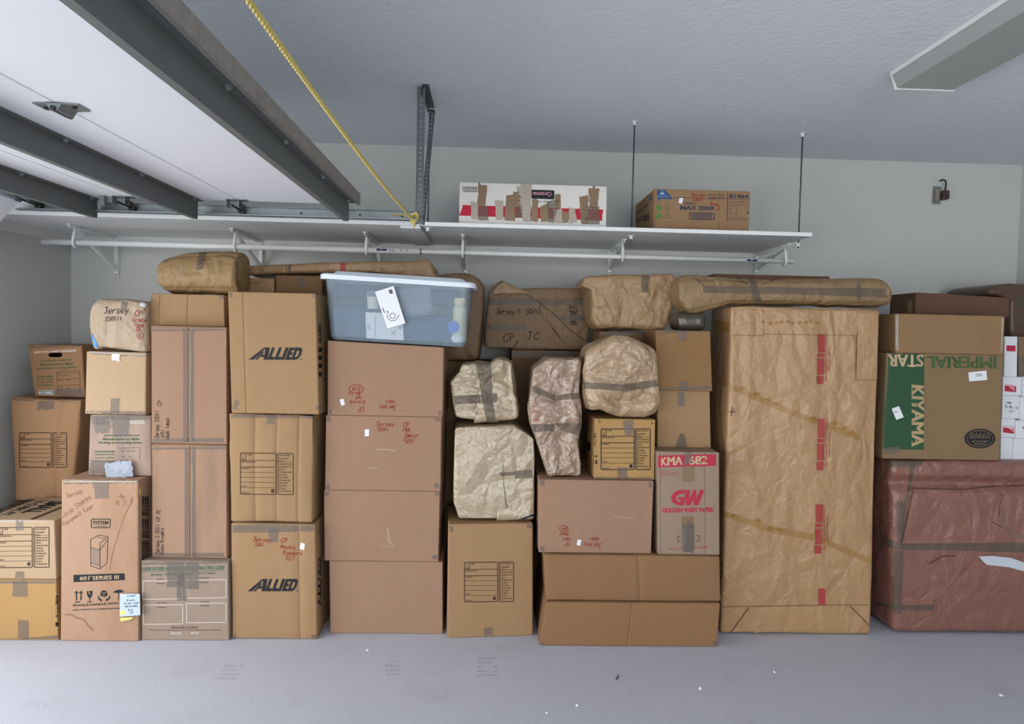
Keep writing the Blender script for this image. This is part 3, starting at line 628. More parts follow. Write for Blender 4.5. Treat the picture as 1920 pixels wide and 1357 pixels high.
def form(b, x0, y0, x1, y1, sk=0, m=BROWNINK, clip=-99, k=1.1):
    """the mover's contents form printed on the carton: two framed panels"""
    w, h = x1-x0, y1-y0; f = lambda u, v: (x0+u*w, y0+v*h+sk*u*w); pr = []
    def ln(u0, v0, u1, v1, t_=1.0): pr.append(line([f(u0, v0), f(u1, v1)], t_*k))
    def frame(u0, v0, u1, v1):
        c = .012; pr.append(line([f(u0+c, v0), f(u1-c, v0), f(u1, v0+c), f(u1, v1-c), f(u1-c, v1), f(u0+c, v1), f(u0, v1-c), f(u0, v0+c), f(u0+c, v0)], 1.5*k))
    frame(0, 0, .675, 1); frame(.71, 0, 1, 1)
    ln(.1, .0, .1, .16); ln(.1, .16, .02, .16)
    for v, t_ in ((.18, 1.1), (.34, 1.3), (.47, .7), (.59, .7), (.71, .7), (.84, .7)): ln(0, v, .675, v, t_)
    def tx(s_, u0, v0, u1, v1): pr.append(text(s_, [f(u0, v0), f(u1, v0), f(u1, v1), f(u0, v1)], .02))
    tx('NAME', .13, .02, .21, .055); tx('DESTINATION', .02, .2, .27, .235); tx('CONTENTS', .02, .36, .17, .395); tx('ORIGIN', .02, .79, .12, .82); tx('PACKED BY', .02, .95, .17, .98)
    tx('7', .04, .02, .07, .06); tx('C', .03, .09, .08, .14); pr.append(gridq([f(.58, .87), f(.64, .87), f(.64, .96), f(.58, .96)], 20))
    tx('ROOM / CONTENTS', .73, .03, .95, .065)
    rn = random.Random(3); v = .11
    for i, wd in enumerate(('BASEMENT', 'DEN', 'BEDROOM ONE', 'BEDROOM TWO', 'BATH', 'DINING ROOM', 'GARAGE', 'KITCHEN', 'LIVING RM', 'LAUNDRY', 'OFFICE', 'PORCH', 'STORAGE RM')):
        u = .735; s_ = .028
        pr.append(line([f(u, v), f(u+s_, v), f(u+s_, v+.04), f(u, v+.04), f(u, v)], .6*k)); tx(wd, .775, v, .775+.018*len(wd), v+.035)
        v += .066
    ln(.71, .2, 1, .2, .6)
    X, F = merge(pr)
    if clip > -50: F = [q for q in F if min(X[i][0] for i in q) > clip]
    b.lay('printed_form', X, F, m, .0009)
def bars(b, x, ys, w=6, h=11, m=INK, extra=None, sl=0):
    X = [gridq([(x, y), (x+w, y+sl), (x+w, y+h+sl), (x, y+h)], 4) for y in ys]
    if extra: X += extra
    b.lay('printed_bars', *merge(X), m, .0012)
def fat(t_, dx=.9, dy=0):                    # heavier letters: the same outlines laid side by side
    return merge([([(x+k*dx, y+k*dy) for x, y in t_[0]], t_[1]) for k in (-1, 0, 1)])
def allied(b, x0, y0, x1, y1, sk=0):
    w = x1-x0; h = y1-y0; f = lambda u, v: (x0+u*w, y0+v*h+sk*u*w); pr = []
    sw = lambda pts: pr.append(([f(*p) for p in pts], [tuple(range(len(pts)))]))
    # road wedge that forms the left leg of the A
    sw([(0, 1), (.30, 0), (.335, 0), (.10, 1)]); sw([(.125, 1), (.27, .28), (.285, .42), (.17, 1)]); sw([(.30, .0), (.405, 0), (.36, 1), (.28, 1), (.295, .78), (.225, .78), (.25, .60), (.305, .60), (.315, .22)])
    def sl(u, wd, pts): pr.append(([f(u+q[0]*wd+.09*(1-q[1]), q[1]) for q in pts], [tuple(range(len(pts)))]))
    Lp = [(0, 0), (.42, 0), (.42, .76), (1, .76), (1, 1), (0, 1)]
    sl(.345, .135, [(.1, 0), (.5, 0), (.5, .76), (1, .76), (1, 1), (.1, 1)]); sl(.475, .135, [(.1, 0), (.5, 0), (.5, .76), (1, .76), (1, 1), (.1, 1)])
    sl(.615, .06, [(0, 0), (1, 0), (1, 1), (0, 1)])
    sl(.69, .11, [(0, 0), (1, 0), (1, .22), (.52, .22), (.52, .39), (.9, .39), (.9, .6), (.52, .6), (.52, .78), (1, .78), (1, 1), (0, 1)])
    o_ = [(0, 0), (.6, 0), (.9, .12), (1, .4), (1, .62), (.85, .9), (.55, 1), (0, 1)]; i_ = [(.32, .24), (.5, .24), (.64, .34), (.67, .48), (.66, .6), (.6, .72), (.48, .78), (.32, .78)]
    u, wd = .805, .15; n = 8; X = [f(u+q[0]*wd+.09*(1-q[1]), q[1]) for q in o_+i_]; pr.append((X, [(i, (i+1) % n, n+(i+1) % n, n+i) for i in range(n)]))
    pr.append(disc(f(1.0, .95)[0], f(1.0, .95)[1], 1.6, 1.6, 12, inner=.5))
    b.lay('printed_logo', *merge(pr), INK, .0012)
def note(b, quads, m, name='handwriting'): b.lay(name, *merge(quads), m, .0013)
def scr(ls, x, y, size, lead, **k): return [scrawl(t_, x+(dx if isinstance(dx, (int, float)) else 0), y+i*lead, size, **k) for i, (t_, dx) in enumerate(ls)]

# ================================================================== column 1: far left, two small cartons
A1 = Body('cardboard_box', 'yellowish tan carton on the floor at the far left, bottom box of its stack', 'box', (-38, 1087), (105, 1087), (109, 1199), (-38, 1202), 3.29, .46, 0, m=GOLD)
tapes(A1, [(24, 1087, 52, 1118), (34, 1162, 54, 1203)], TAPEG, torn=1); tapes(A1, [[(-20, 1088), (106, 1088), (106, 1094), (-20, 1094)]], TAPEG); tapes(A1, [[(-20, 1198), (60, 1195), (109, 1190), (109, 1198), (-20, 1202)][:4]], TAPEG)
bars(A1, 104.2, [1166], 5, 8, extra=[text('ALLIED', [(104.5, 1160), (104.5, 1116), (108.8, 1116), (108.8, 1160)], .05)])
A2 = Body('cardboard_box', 'carton with printed form panel and printed top flaps, upper box of the far left stack', 'box', (-38, 974), (102, 975), (106, 1086), (-37, 1087), 3.30, .45, A1.z, m=PALE)
form(A2, -5, 989, 92, 1064, -.01)
tapes(A2, [(29, 1071, 46, 1087), (30, 975, 44, 994)], TAPEG, torn=1); tapes(A2, [(-20, 975, 101, 979), (-20, 1083, 105, 1086)], TAPEC)
# words on the top flaps
def topq(b, u0, v0, u1, v1):                    # quad on the top face: u across, v back (metres)
    return [(b[0]+u0, b[1]+v1, b[2]), (b[0]+u1, b[1]+v1, b[2]), (b[0]+u1, b[1]+v0, b[2]), (b[0]+u0, b[1]+v0, b[2])]
def toptext(body, rows, m):
    X = []; F = []
    z = body.z+.0012
    for s_, x0, x1, y0, y1, bo in rows:         # letters read from the left side: up = +X
        V, G = glyphs(s_, bo); n = len(X)
        X += [(x0+(x1-x0)*v[1], y1-(y1-y0)*v[0], z) for v in V]; F += [tuple(i+n for i in f) for f in G]
    return link('printed_words', X, F, m, body.root)
toptext(A2, [('SMALL', -2.36, -2.27, 3.42, 3.66, .05), ('1.5 CUBIC FT.', -2.43, -2.385, 3.37, 3.68, .03), ('601 BOOK CARTON', -2.51, -2.455, 3.36, 3.70, .03)], INK)
MB().prism([(-2.235, 3.31, A2.z+.001), (-2.215, 3.31, A2.z+.001), (-2.215, 3.74, A2.z+.001), (-2.235, 3.74, A2.z+.001)], (0, 0, .0005)).link('flap_seam', BROWNINK, A2.root)
B0 = Body('cardboard_box', 'carton on the floor behind the far left stack, under a bulging carton', 'box', (25, 940), (140, 940), (140, 1100), (25, 1100), 3.80, .48, 0, m=DCARD)
B1 = Body('cardboard_box', 'large bulging carton with printed form standing behind the far left stack', 'box', (22, 746), (153, 750), (134, 925), (27, 925), 3.78, .5, B0.z, r=.012, m=board('b1', 'a5805f'), noise=.012, bulge=.02, cx=(118,), cr=.004, cs=5)
form(B1, 37, 811, 125, 876, .0)
tapes(B1, [(70, 752, 101, 768)], TAPEG, torn=1.5); tapes(B1, [[(22, 747), (152, 751), (152, 755), (22, 751)]], TAPEG)
B2 = Body('cardboard_box', 'brown carton with dark hand hole and green printing, highest by the left wall', 'box', (50, 648), (154, 645), (160, 743), (64, 745), 3.86, .36, B1.z-.006, m=board('brownish', '957152'), yaw=-.03, r=.006)
B2.lay('hand_hole', *merge([disc(96, 665.5, 5, 4), disc(112, 665, 5, 4), gridq(rect(96, 661.2, 112, 669.4), 4)]), HOLE, .001)
B2.lay('printed_words', *merge([text('Specifically sized and', [(76, 674.5), (135, 672), (135.5, 676.5), (76.5, 679)], .03, .3), text('Manufactured to Make', [(75, 681.5), (137, 679), (137, 683.5), (75, 686)], .03, .3), text('Packing and Loading Easier', [(68, 689), (144, 686), (144, 690.5), (68.5, 693.5)], .03, .3)]
     + [text(s_, [(68, y), (100, y-1), (100, y+3), (68, y+4)], .02, .2) for s_, y in (('Patented handles', 704), ('reduced strength', 709.5), ('carry tight', 715), ('side systems', 720.5))]), GREENINK, .001)
B2.lay('printed_words', *text('EASY TO CARRY HANDLES', [(64, 658.5), (143, 655), (143, 659), (64, 662.5)], .03, .2), mat('print_pale', 'd6cfc4'), .001)
BX = [line([(106, 700), (114, 696), (148, 694), (150, 698), (150, 735)], .8), line([(106, 700), (110, 735)], .8), line([(106, 712), (150, 709)], .7), line([(108, 723), (150, 721)], .7), line([(106, 700), (150, 698)], .7)]
for k_, (x, y) in enumerate(((112, 703), (120, 703), (128, 703), (114, 711), (128, 711), (115, 725), (129, 726))): BX.append(line([(x-3, y), (x, y+2), (x+3, y)], .9))
B2.lay('printed_drawing', *merge(BX), BROWNINK, .001)
B2.lay('printed_label', *merge([gridq(rect(72, 731.5, 103, 740), 4)]), GREENINK, .001)
B2.lay('printed_label', *merge([text('U-HAUL', (79, 733.5, 100, 738), .04), line([(73, 732.5), (102, 732), (102, 739), (73, 739.6), (73, 732.5)], .8), disc(75.7, 736, 1.8, 1.8)]), STICK, .0016)
tapes(B2, [[(50, 648.6), (155, 645.5), (155, 650), (51, 653)], [(104, 728), (158, 728), (160, 742), (104, 744)]], TAPEG)

# ================================================================== column 2: speaker carton and the dirty boxes
C1 = Body('cardboard_box', 'tall pinkish speaker carton with a black title bar, standing on the floor', 'box', (115, 900), (259, 899), (260, 1197), (113, 1202), 3.285, .42, 0, m=SPEC, r=.007, bulge=.005)
C1.patch('printed_bar', [(138, 1077.5), (233.5, 1074.5), (234, 1087), (138, 1091)], INK, 8, .0009)
C1.lay('printed_words', *merge([text('601', [(150, 1080.2), (167.5, 1079.8), (167.5, 1087), (150, 1087.4)], .015), text('SERIES III', [(174, 1079.5), (223, 1077.8), (223, 1085), (174, 1086.8)], .015), text('TM', (168, 1079, 172.5, 1081.5))]), CREAM, .0018)
fr = [line([(173, 973), (206, 973), (207, 975), (206, 988), (204, 989), (173, 989), (171.5, 987), (171.5, 975), (173, 973)], 1.6), text('SYSTEM', (175, 976, 203, 983), .03), line([(178, 986), (201, 986)], .9)]
fr += [line([(170, 1011), (186, 1002.5), (202.5, 1006.5), (201, 1055), (187, 1066.5), (170, 1060), (170, 1011)], 1), line([(170, 1026), (187.5, 1031), (187.5, 1066)], 1), line([(187.5, 1031), (201.5, 1012)], .9), line([(170, 1055), (187, 1060.5)], .8), line([(182, 1006), (198, 1010), (202, 1007)], .8), line([(187.5, 1018), (187.5, 1031)], 1), line([(187.5, 1018), (198, 1010)], .9)]
for x in (143.5, 152): fr += [line([(x, 1110), (x, 1125)], 2.2), ([(x-5, 1112.5), (x, 1107), (x+5, 1112.5), (x, 1110.5)], [(0, 1, 2, 3)])]
fr += [line([(140.5, 1128.5), (150.5, 1128)], 1.8)]
fr += [([(163, 1108), (166.5, 1107.5), (165.5, 1112), (168.5, 1113.5), (167.5, 1117), (170, 1112.5), (167.5, 1110.5), (168.5, 1107.3), (173.5, 1107), (173.6, 1113), (171, 1119.5), (168.6, 1121), (165.5, 1119.5), (163.2, 1114)], [tuple(range(14))]), line([(168.4, 1120), (168.4, 1127.5)], 1.4), line([(163.5, 1128), (173, 1127.6)], 1.5)]
fr += [([(188.5, 1109), (195, 1106), (201.5, 1109), (201.5, 1116), (195, 1119.5), (188.5, 1116)], [tuple(range(6))]), ([(183.5, 1116), (185.5, 1117), (186.5, 1121), (190, 1122.5), (192, 1127), (189, 1126.5), (184.5, 1123.5)], [tuple(range(7))]), ([(207, 1115.5), (205, 1116.5), (203.5, 1121), (199.5, 1122), (198, 1127), (201, 1126), (206, 1122.5)], [tuple(range(7))])]
fr += [([(212, 1111), (215, 1107.5), (221, 1105), (228, 1105.2), (233, 1110), (228, 1110), (222, 1111.5), (217, 1111)], [tuple(range(8))]), line([(222.3, 1105), (222.3, 1123), (221.5, 1125)], 1.3)]
fr += [text('FRAGILE·HANDLE WITH CARE', [(137, 1132.5), (245, 1127.5), (245, 1131.5), (137, 1137)], .02), text('BOSE CORPORATION, FRAMINGHAM, MASS.', [(137, 1142), (226, 1138.5), (226, 1141.5), (137, 1145)], .02)]
C1.lay('printed_marks', *merge(fr), INK, .001)
C1.lay('printed_marks', *merge([line([(195, 1112), (195, 1119)], .6), line([(189, 1109.5), (195, 1112), (201, 1109.5)], .6)]), CREAM, .0016)
C1.lay('printed_panel', *([(170.6, 1027.5), (186.8, 1032), (186.8, 1059.5), (170.6, 1054.5)], [(0, 1, 2, 3)]), mat('print_grey_brown', '8e7765'), .0007)
note(C1, [scrawl('Jersey', 124, 934, 8, 1.2, -18), scrawl('Nice Stereo', 119, 972, 10, 1.2, -36, adv=.75), scrawl('Equipment Tuner', 119, 986, 8, 1.0, -32, adv=.7), scrawl('4x', 222, 935, 9, 1.1, -5), scrawl('R 2.5', 217, 948, 10, 1.1, -6)], mat('ink_faded_pen', '8a6650', rough=.8))
C1.lay('stain', *merge([line([(250, 930), (242, 950), (232, 970), (222, 1000), (213, 1030), (208, 1050), (206, 1068)], 2.4), line([(122, 1153), (132, 1151), (145, 1158), (158, 1161), (165, 1172), (176, 1182)], 3.5)]), mat('stain_brown', 'a3714a', rough=.9, alpha=.45), .0007)
tapes(C1, [[(174, 900), (206, 900), (204, 934), (178, 934)], [(114, 901), (262, 900), (262, 905), (114, 907)]], TAPEG, 3, .0015, torn=1.5); tapes(C1, [(116, 901.5, 258, 904)], TAPEC, off=.002)
C1.patch('sticker', [(254, 916), (262, 914), (263, 928), (256, 930)], mat('sticker_yellow', 'd3d64a'), 9, .0015)
C1.lay('side_lettering', *merge([text('BOSE BOSE BOSE', [(266+k*4.5, 1050), (266+k*4.5, 930), (269.5+k*4.5, 930), (269.5+k*4.5, 1050)], .05) for k in range(3)]), INK, .0015)
rt = thing('paper_receipt', 'pale blue handwritten note with yellow corner stuck to the speaker carton', 'note', P(243, 1157, 3.27))
q_ = [P(x, y, 3.272) for x, y in ((225, 1113), (262, 1113), (263, 1153), (224.5, 1156))]
m_ = MB(); m_.prism(q_, (0, .0012, 0)); m_.link('sheet', mat('paper_pale_blue', 'b9c8d0'), rt)
m_ = MB(); m_.prism([P(x, y, 3.2715) for x, y in ((225, 1145), (235, 1144), (236, 1151), (225, 1152))], (0, .0004, 0)); m_.prism([P(x, y, 3.272) for x, y in ((225.5, 1158), (251, 1157), (245, 1161), (226, 1165))], (0, .001, 0)); m_.link('highlight', mat('paper_yellow', 'd9dc78'), rt)
X, F = merge([scrawl(s_, x, y, 3.6, .7, -4) for s_, x, y in (('to hall', 238, 1119), ('B norm', 238, 1127), ('No sell some', 232, 1133), ('Barcd make', 234, 1138.5), ('B no', 240, 1145), ('cor', 243, 1149.5))])
link('handwriting', [P(x, y, 3.2714) for x, y in X], F, mat('ink_blue', '39506e'), rt)
C2 = Body('cardboard_box', 'dirty carton covered with shiny clear tape, standing on the speaker carton', 'box', (168, 779), (283, 777), (284, 892), (165, 891), 3.37, .36, C1.z, m=DIRTY, r=.008, bulge=.005, dent=.006, cr=.0015, cs=12)
tapes(C2, [[(208, 780), (244, 779), (240, 818), (212, 820)], [(178, 782), (205, 781), (204, 795), (180, 796)], [(168, 780), (283, 778), (283, 786), (168, 788)], [(170, 862), (220, 864), (230, 892), (168, 890)], [(170, 786), (208, 790), (205, 812), (180, 812)]], TAPEG, 3, .0014, torn=1.5)
C2.patch('label', (rect(244, 788, 272, 795)), TAPEC, 5, .002)
C2.lay('printed_words', *merge([text('Specifically sized and', (195, 814, 262, 818.5), .03, .3), text('Manufactured to Make', (192, 820.5, 262, 825), .03, .3), text('Packing and Loading Easier', (184, 827.5, 268, 832.5), .03, .3)]
     + [text(s_, (178, y, 216, y+4), .02, .2) for s_, y in (('Patented handles', 844), ('reduced strength', 850), ('carry tight', 856), ('side systems', 862))]
     + [line([(x-4, y), (x, y+2.5), (x+4, y)], 1) for x, y in ((230, 844), (241, 844), (249, 844), (231, 854), (244, 854))] + [line([(224, 840), (262, 839), (262, 860)], .8)]), GREENINK, .0012)
b_ = thing('crumpled_paper', 'crumpled pale grey paper scrap taped low on the dirty carton', 'paper', P(223, 891, 3.35))
xy, F = gridq([(198, 868), (248, 862), (252, 893), (202, 896)], 4, 1.5); V = [P(x, y, 3.352) for x, y in xy]; V = np.array(V); V[:, 1] -= .012*(crumple(V*1.0, 22, 5)+1)*.6
V2 = V+np.array([0, .002, 0]); n_ = len(V); nx_ = 0
link('sheet', list(V)+list(V2), list(F)+[tuple(i+n_ for i in f[::-1]) for f in F], mat('paper_grey_blue', '98a0ae', rough=.5), b_)
C3 = Body('cardboard_box', 'plain pale carton with grey tape tab at its foot, on the dirty taped carton', 'box', (162, 657), (274, 662), (273, 776), (159, 774), 3.38, .34, C2.z, m=PALE, r=.006, bulge=.006)
tapes(C3, [[(208, 747), (225, 747), (223, 776), (207, 776)], [(160, 770), (273, 771), (273, 776), (159, 775)], [(176, 660), (274, 664), (274, 668), (168, 664)]], TAPEG, 3, .0013, torn=1)
tapes(C3, [[(163, 658.5), (274, 664), (274, 666.5), (170, 662)]], TAPEC, off=.0018)
C3.patch('label', [(210, 663), (226, 664), (225, 678), (211, 675)], STICK, 4, .003, 1)
bars(C3, 160.3, [686, 699], 3.5, 6, extra=[])
C4 = Body('paper_parcel', 'pale paper-wrapped parcel marked CP Crate Vase with blue tape at its corner', 'parcel', (170, 570), (272, 566), (275, 653), (172, 645), 3.36, .30, C3.z, r=.028, step=.008, m=KRP, T=((184, 560), (238, 560)), L=((165, 590), (164, 612)), B=((190, 651),), cr=.008, cs=6, seed=4)
note(C4, [scrawl('Jersey', 194, 588, 12, 1.5, -2, adv=.8), scrawl('S50111', 196, 602, 8, 1.3, -2)], BLKPEN)
note(C4, [scrawl('CP', 252, 592, 10, 1.5), scrawl('Crate', 247, 603, 8, 1.2, 3), scrawl('Vase', 250, 612, 7.5, 1.2, 4), scrawl('Db', 254, 621, 8, 1.2), ringline(263, 629, 6, 6.5, 1.1), scrawl('B', 260, 632, 6, 1.1)], REDPEN)
C4.patch('sticker', [(264, 566), (275, 570), (271, 577), (262, 572)], STICK, 3, .002)
C4.patch('blue_tape', [(168, 626), (175, 626), (184, 650), (177, 652)], mat('tape_blue', '3f86c8', rough=.4), 2.5, .002, 1)
tapes(C4, [[(228, 566), (240, 566), (238, 580), (226, 580)]], TAPEG, 3, .0015)
# ================================================================== column 3
D1 = Body('cardboard_box', 'greyish carton printed in green about multiple uses, with four white frames', 'box', (264, 1053), (428, 1050), (429.5, 1198), (265, 1202), 3.30, .48, 0, m=GREYC, r=.006)
D1.lay('printed_words', *merge([text('THESE BOXES ARE DESIGNED FOR MULTIPLE USES!', [(265, 1063), (421, 1060), (421, 1067), (265, 1070)], .04, .25), text('Moving - 4 Moves    Storage - 10-12 Years', [(282, 1075), (404, 1071.5), (404, 1077), (282, 1080.5)], .03, .25), line([(266, 1072), (421, 1069)], .8)]), mat('ink_green_grey', '44604c', rough=.7), .001)
gl = []
for x0, y0, x1, y1 in ((268, 1089, 342, 1123), (350, 1087, 424, 1121), (269, 1134, 343, 1170), (350, 1131, 424, 1167)): gl.append(line([(x0, y0), (x1, y0-.8), (x1, y1-.8), (x0, y1), (x0, y0)], 1.3))
D1.lay('printed_frames', *merge(gl+[text('REUSE', (320, 1185, 340, 1189), .02), text('BOX', (358, 1184, 374, 1188), .02)]), mat('print_white_faded', 'cbc4bd'), .001)
D1.lay('printed_words', *merge([text('1ST MOVE', (294, 1084, 306, 1087)), text('2ND MOVE', (374, 1082, 392, 1085)), text('3RD MOVE', (294, 1128.5, 313, 1131)), text('4TH MOVE', (374, 1126.5, 392, 1129)), text('Contents', (293, 1091.5, 309, 1095)), text('Contents', (374, 1089.5, 390, 1093)), text('Contents', (295, 1136, 311, 1139.5)), text('Contents', (376, 1133, 392, 1136.5)), text('Boxes with no U-Haul?', (322, 1173, 371, 1178)), text('Make From Environmentally Conserved  Recyclable materials and Storage', (280, 1179.5, 414, 1182.5))]), BROWNINK, .001)
tapes(D1, [(313, 1053, 345, 1100), (350, 1052, 373, 1104), (332, 1070, 350, 1126), [(262, 1054), (429, 1051), (429, 1056), (262, 1059)]], TAPEG, 4, .0014, torn=1)
def front_flaps(b, xs, ytop, ybot, m):          # two closing flaps on the face turned to the viewer, open seam between them
    for x0, x1 in xs:
        q = [P(p[0], p[1], b.Y-.0015) for p in ((x0, ytop), (x1, ytop), (x1, ybot), (x0, ybot))]
        MB().prism([c-np.array([0, .0035, 0]) for c in q], (0, .0033, 0)).link('flap', m, b.root, bevel=.0012)
D2 = Body('cardboard_box', 'pinkish carton lying on its side with taped flap seam, lower of the two', 'box', (284, 834), (425, 833), (427, 1046), (288, 1047), 3.34, .45, D1.z, m=STAINC, bulge=.001)
D3 = Body('cardboard_box', 'pinkish carton lying on its side with taped flap seam, upper of the two', 'box', (283, 612), (424, 611), (426, 831), (285, 832), 3.35, .45, D2.z, m=PINKC, bulge=.001)
for b, y0, y1, xc in ((D2, 836, 1044, 357), (D3, 614, 829, 354)):
    front_flaps(b, ((286 if b is D2 else 285, xc-2), (xc+2.5, 425)), y0, y1, STAINC if b is D2 else PINKC)
    FB = MB(); 
    for o in b.root.children:
        if o.name.startswith('flap'):
            vs = [np.array(v.co)+np.array(b.root.location) for v in o.data.vertices]; FB.add(vs, [tuple(p_.vertices) for p_ in o.data.polygons])
    b.bvh = BVHTree.FromPolygons([tuple(map(float, v)) for v in FB.V]+[tuple(map(float, v)) for v in b.V], FB.F+[tuple(i+len(FB.V) for i in f) for f in b.F])
    tapes(b, [(xc-11, y0+3, xc-2.5, y1), (xc+3, y0+3, xc+10, y1), [(286, y0), (424, y0-1), (424, y0+6), (286, y0+7)], [(286, y1-7), (425, y1-8), (425, y1-1), (286, y1)]], TAPEG, 6, .001)
    # loose curled tape standing out of the seam
    m_ = MB(); pts = [P(xc+1.5+1.0*math.sin(k*.45), y0+8+(y1-y0-20)*k/14, b.Y-.006-.006*math.sin(math.pi*k/14)) for k in range(15)]
    for i in range(14): m_.add([pts[i], pts[i]+[.005, .004, 0], pts[i+1]+[.005, .004, 0], pts[i+1]], [(0, 1, 2, 3)])
    m_.link('loose_tape', TAPEC, b.root)
note(D3, [scrawl('Jersey S5011', 298, 823, 7.5, 1.0, -90, adv=.75), scrawl('(MT)', 308, 822, 6, 1.0, -90), scrawl('Desk lamps', 317, 824, 7, 1.0, -90, adv=.72), scrawl('CP', 302, 762, 8, 1.0, -80)], BLKPEN)
note(D2, [scrawl('Jersey S 5011', 299, 1040, 7.5, 1.0, -90, adv=.75), scrawl('Books Binders', 307, 1040, 6.5, 1.0, -90, adv=.75), scrawl('CP JC', 300, 978, 7, 1.0, -88)], BLKPEN)
D4 = Body('cardboard_box', 'plain carton under the round paper bundle, top box of its stack', 'box', (283, 553), (420, 550), (421, 611), (279, 612), 3.42, .42, D3.z, m=TAN, cx=(352, 300))
tapes(D4, [(411, 550, 420, 560), (279, 553, 286, 566)], TAPEG, 3, .001, torn=1)
D5 = Body('paper_bundle', 'large round bundle wrapped in brown paper lying under the hanging rod', 'parcel', (306, 482), (444, 472), (440, 546), (305, 549), 3.44, .21, D4.z, r=.018, step=.008, fn=cylfn(.8), m=KRO, T=((335, 475), (372, 471), (420, 469)), B=((380, 550),), L=((294, 500), (294, 533)), cr=.011, cs=8, octs=4, seed=12)
tapes(D5, [[(374, 471), (388, 470), (380, 505), (367, 506)]], TAPE, 2.5, .0015)
# ================================================================== column 4
E1 = Body('cardboard_box', 'tan carton with black road logo and red notes standing on the floor', 'box', (434, 983), (591, 981), (594, 1198), (435, 1199), 3.32, .45, 0, m=TAN, r=.006, bulge=.006, cx=(560,), noise=.003)
allied(E1, 464, 1085, 557, 1108)
tapes(E1, [[(432, 984), (592, 982), (592, 996), (432, 999)], (504, 990, 522, 1016)], TAPEG, 4, .0013, torn=1); corner_tapes(E1, [(434, 1190), (584, 1190)], 9, 8)
note(E1, [scrawl('Jersey', 473, 1015, 9, 1.3, 2), scrawl('5501', 477, 1024, 6, 1.1), scrawl('CP', 526, 1017, 9, 1.3), scrawl('Photos', 525, 1028, 7, 1.2, 3), scrawl('Binders', 530, 1038, 7.5, 1.2, 5), ringline(544, 1044, 8, 6, 1), scrawl('C4', 539, 1047, 6, 1)], REDPEN)
E1.patch('sticker', [(564, 1017), (572, 1019), (570, 1031), (562, 1028)], STICK, 9, .0016)
bars(E1, 596.5, [], extra=[text('ALLIED', [(596, 1138), (596, 1046), (601.5, 1044), (601.5, 1136)], .05)])
E2 = Body('cardboard_box', 'bulging tan carton with printed form between the two logo cartons', 'box', (429, 776), (589, 777), (585, 979), (432, 979), 3.33, .44, E1.z, m=TAN, r=.01, bulge=.012, cx=(561, 478, 520), cr=.003, cs=7, dent=.008, noise=.004)
form(E2, 451, 849, 550, 926, .01)
tapes(E2, [[(430, 777), (588, 778), (588, 784), (430, 783)], (500, 775, 515, 795), (581, 779, 588, 786)], TAPEG, 3, .0015, torn=1)
E3 = Body('cardboard_box', 'tan carton with black road logo, upper one, beside the plastic tote', 'box', (427, 547), (592, 549), (598, 773), (434, 770), 3.32, .45, E2.z, m=TAN, r=.006, bulge=.005, cx=(455,))
allied(E3, 466, 651, 565, 674, .005)
corner_tapes(E3, [(427, 549), (586, 549), (593, 760)], 9, 9); tapes(E3, [[(441, 748), (450, 752), (443, 768), (436, 766)]], TAPEG, 3, .0014, torn=1)
bars(E3, 597, [651, 666, 681, 697, 708][:4], 6, 9, extra=[text('ALLIED', [(597, 644), (597, 606), (602, 606), (602, 644)], .05)])
E4 = Body('cardboard_box', 'small shallow carton on top of the upper logo carton, left one', 'box', (441, 520), (514, 522), (514, 548), (441, 548), 3.66, .3, E3.z, m=SHC)
E4.lay('printed_words', *text('FRAGILE', (460, 529, 488, 532)), BROWNINK, .0009)
E5 = Body('cardboard_box', 'small shallow carton between the upper logo carton and the plastic tote', 'box', (517, 517), (604, 516), (604, 548), (517, 548), 3.66, .3, E3.z, m=DCARD)
tapes(E5, [(557, 521, 571, 539)], TAPE, 3, .0012)
FPk = Body('flat_paper_package', 'long flat brown paper package with red tape mark lying behind the tote lid', 'parcel', (460, 498), (808, 489), (820, 513), (464, 521), 3.77, .42, E5.z, r=.02, step=.010, m=KR, T=((500, 496), (600, 492), (744, 489), (799, 486)), cr=.006, cs=8, seed=21, B=((480, 515), (560, 512), (700, 511)))
FPk.patch('red_tape', rect(638, 491, 648, 508), REDT, 3, .0015); tapes(FPk, [[(540, 494), (547, 494), (545, 509), (541, 509)]], TAPE, 3, .0015)
# ================================================================== column 5: four big cartons and the tote
F1 = Body('cardboard_box', 'plain pinkish carton on the floor, bottom of the stack of four', 'box', (617, 1053), (830, 1052), (830, 1186), (619, 1188), 3.39, .45, 0, m=PINKC)
F2 = Body('cardboard_box', 'plain carton with scuff marks, second from the floor in the stack of four', 'box', (607, 920), (825, 920), (822, 1052), (608, 1053), 3.39, .45, F1.z, m=PINKC)
F3 = Body('cardboard_box', 'carton with upright red handwriting at top right, third in the stack of four', 'box', (611, 780), (828, 780), (826, 919), (609, 919), 3.39, .45, F2.z, m=PINKC)
F4 = Body('cardboard_box', 'carton with upside-down red handwriting directly under the plastic tote', 'box', (614, 638), (832, 651), (830, 779), (614, 778), 3.39, .45, F3.z, m=PINKC, level='b')
corner_tapes(F4, [(614, 768), (822, 770)], 8, 8); corner_tapes(F3, [(612, 781), (817, 781), (610, 907), (814, 906)], 9, 9); corner_tapes(F2, [(608, 921), (814, 921), (811, 1040)], 9, 8)
F2.lay('scuff', *merge([line([(727, 990), (730, 1015), (738, 1022)], 4), line([(715, 1022), (735, 1026)], 2)]), mat('scuff_pale', 'cdb59c', alpha=.5), .0008)
F3.lay('scuff', *merge([line([(708, 843), (725, 842), (742, 845)], 3), line([(690, 877), (708, 877)], 2)]), mat('scuff_pale', 'cdb59c', alpha=.5), .0008)
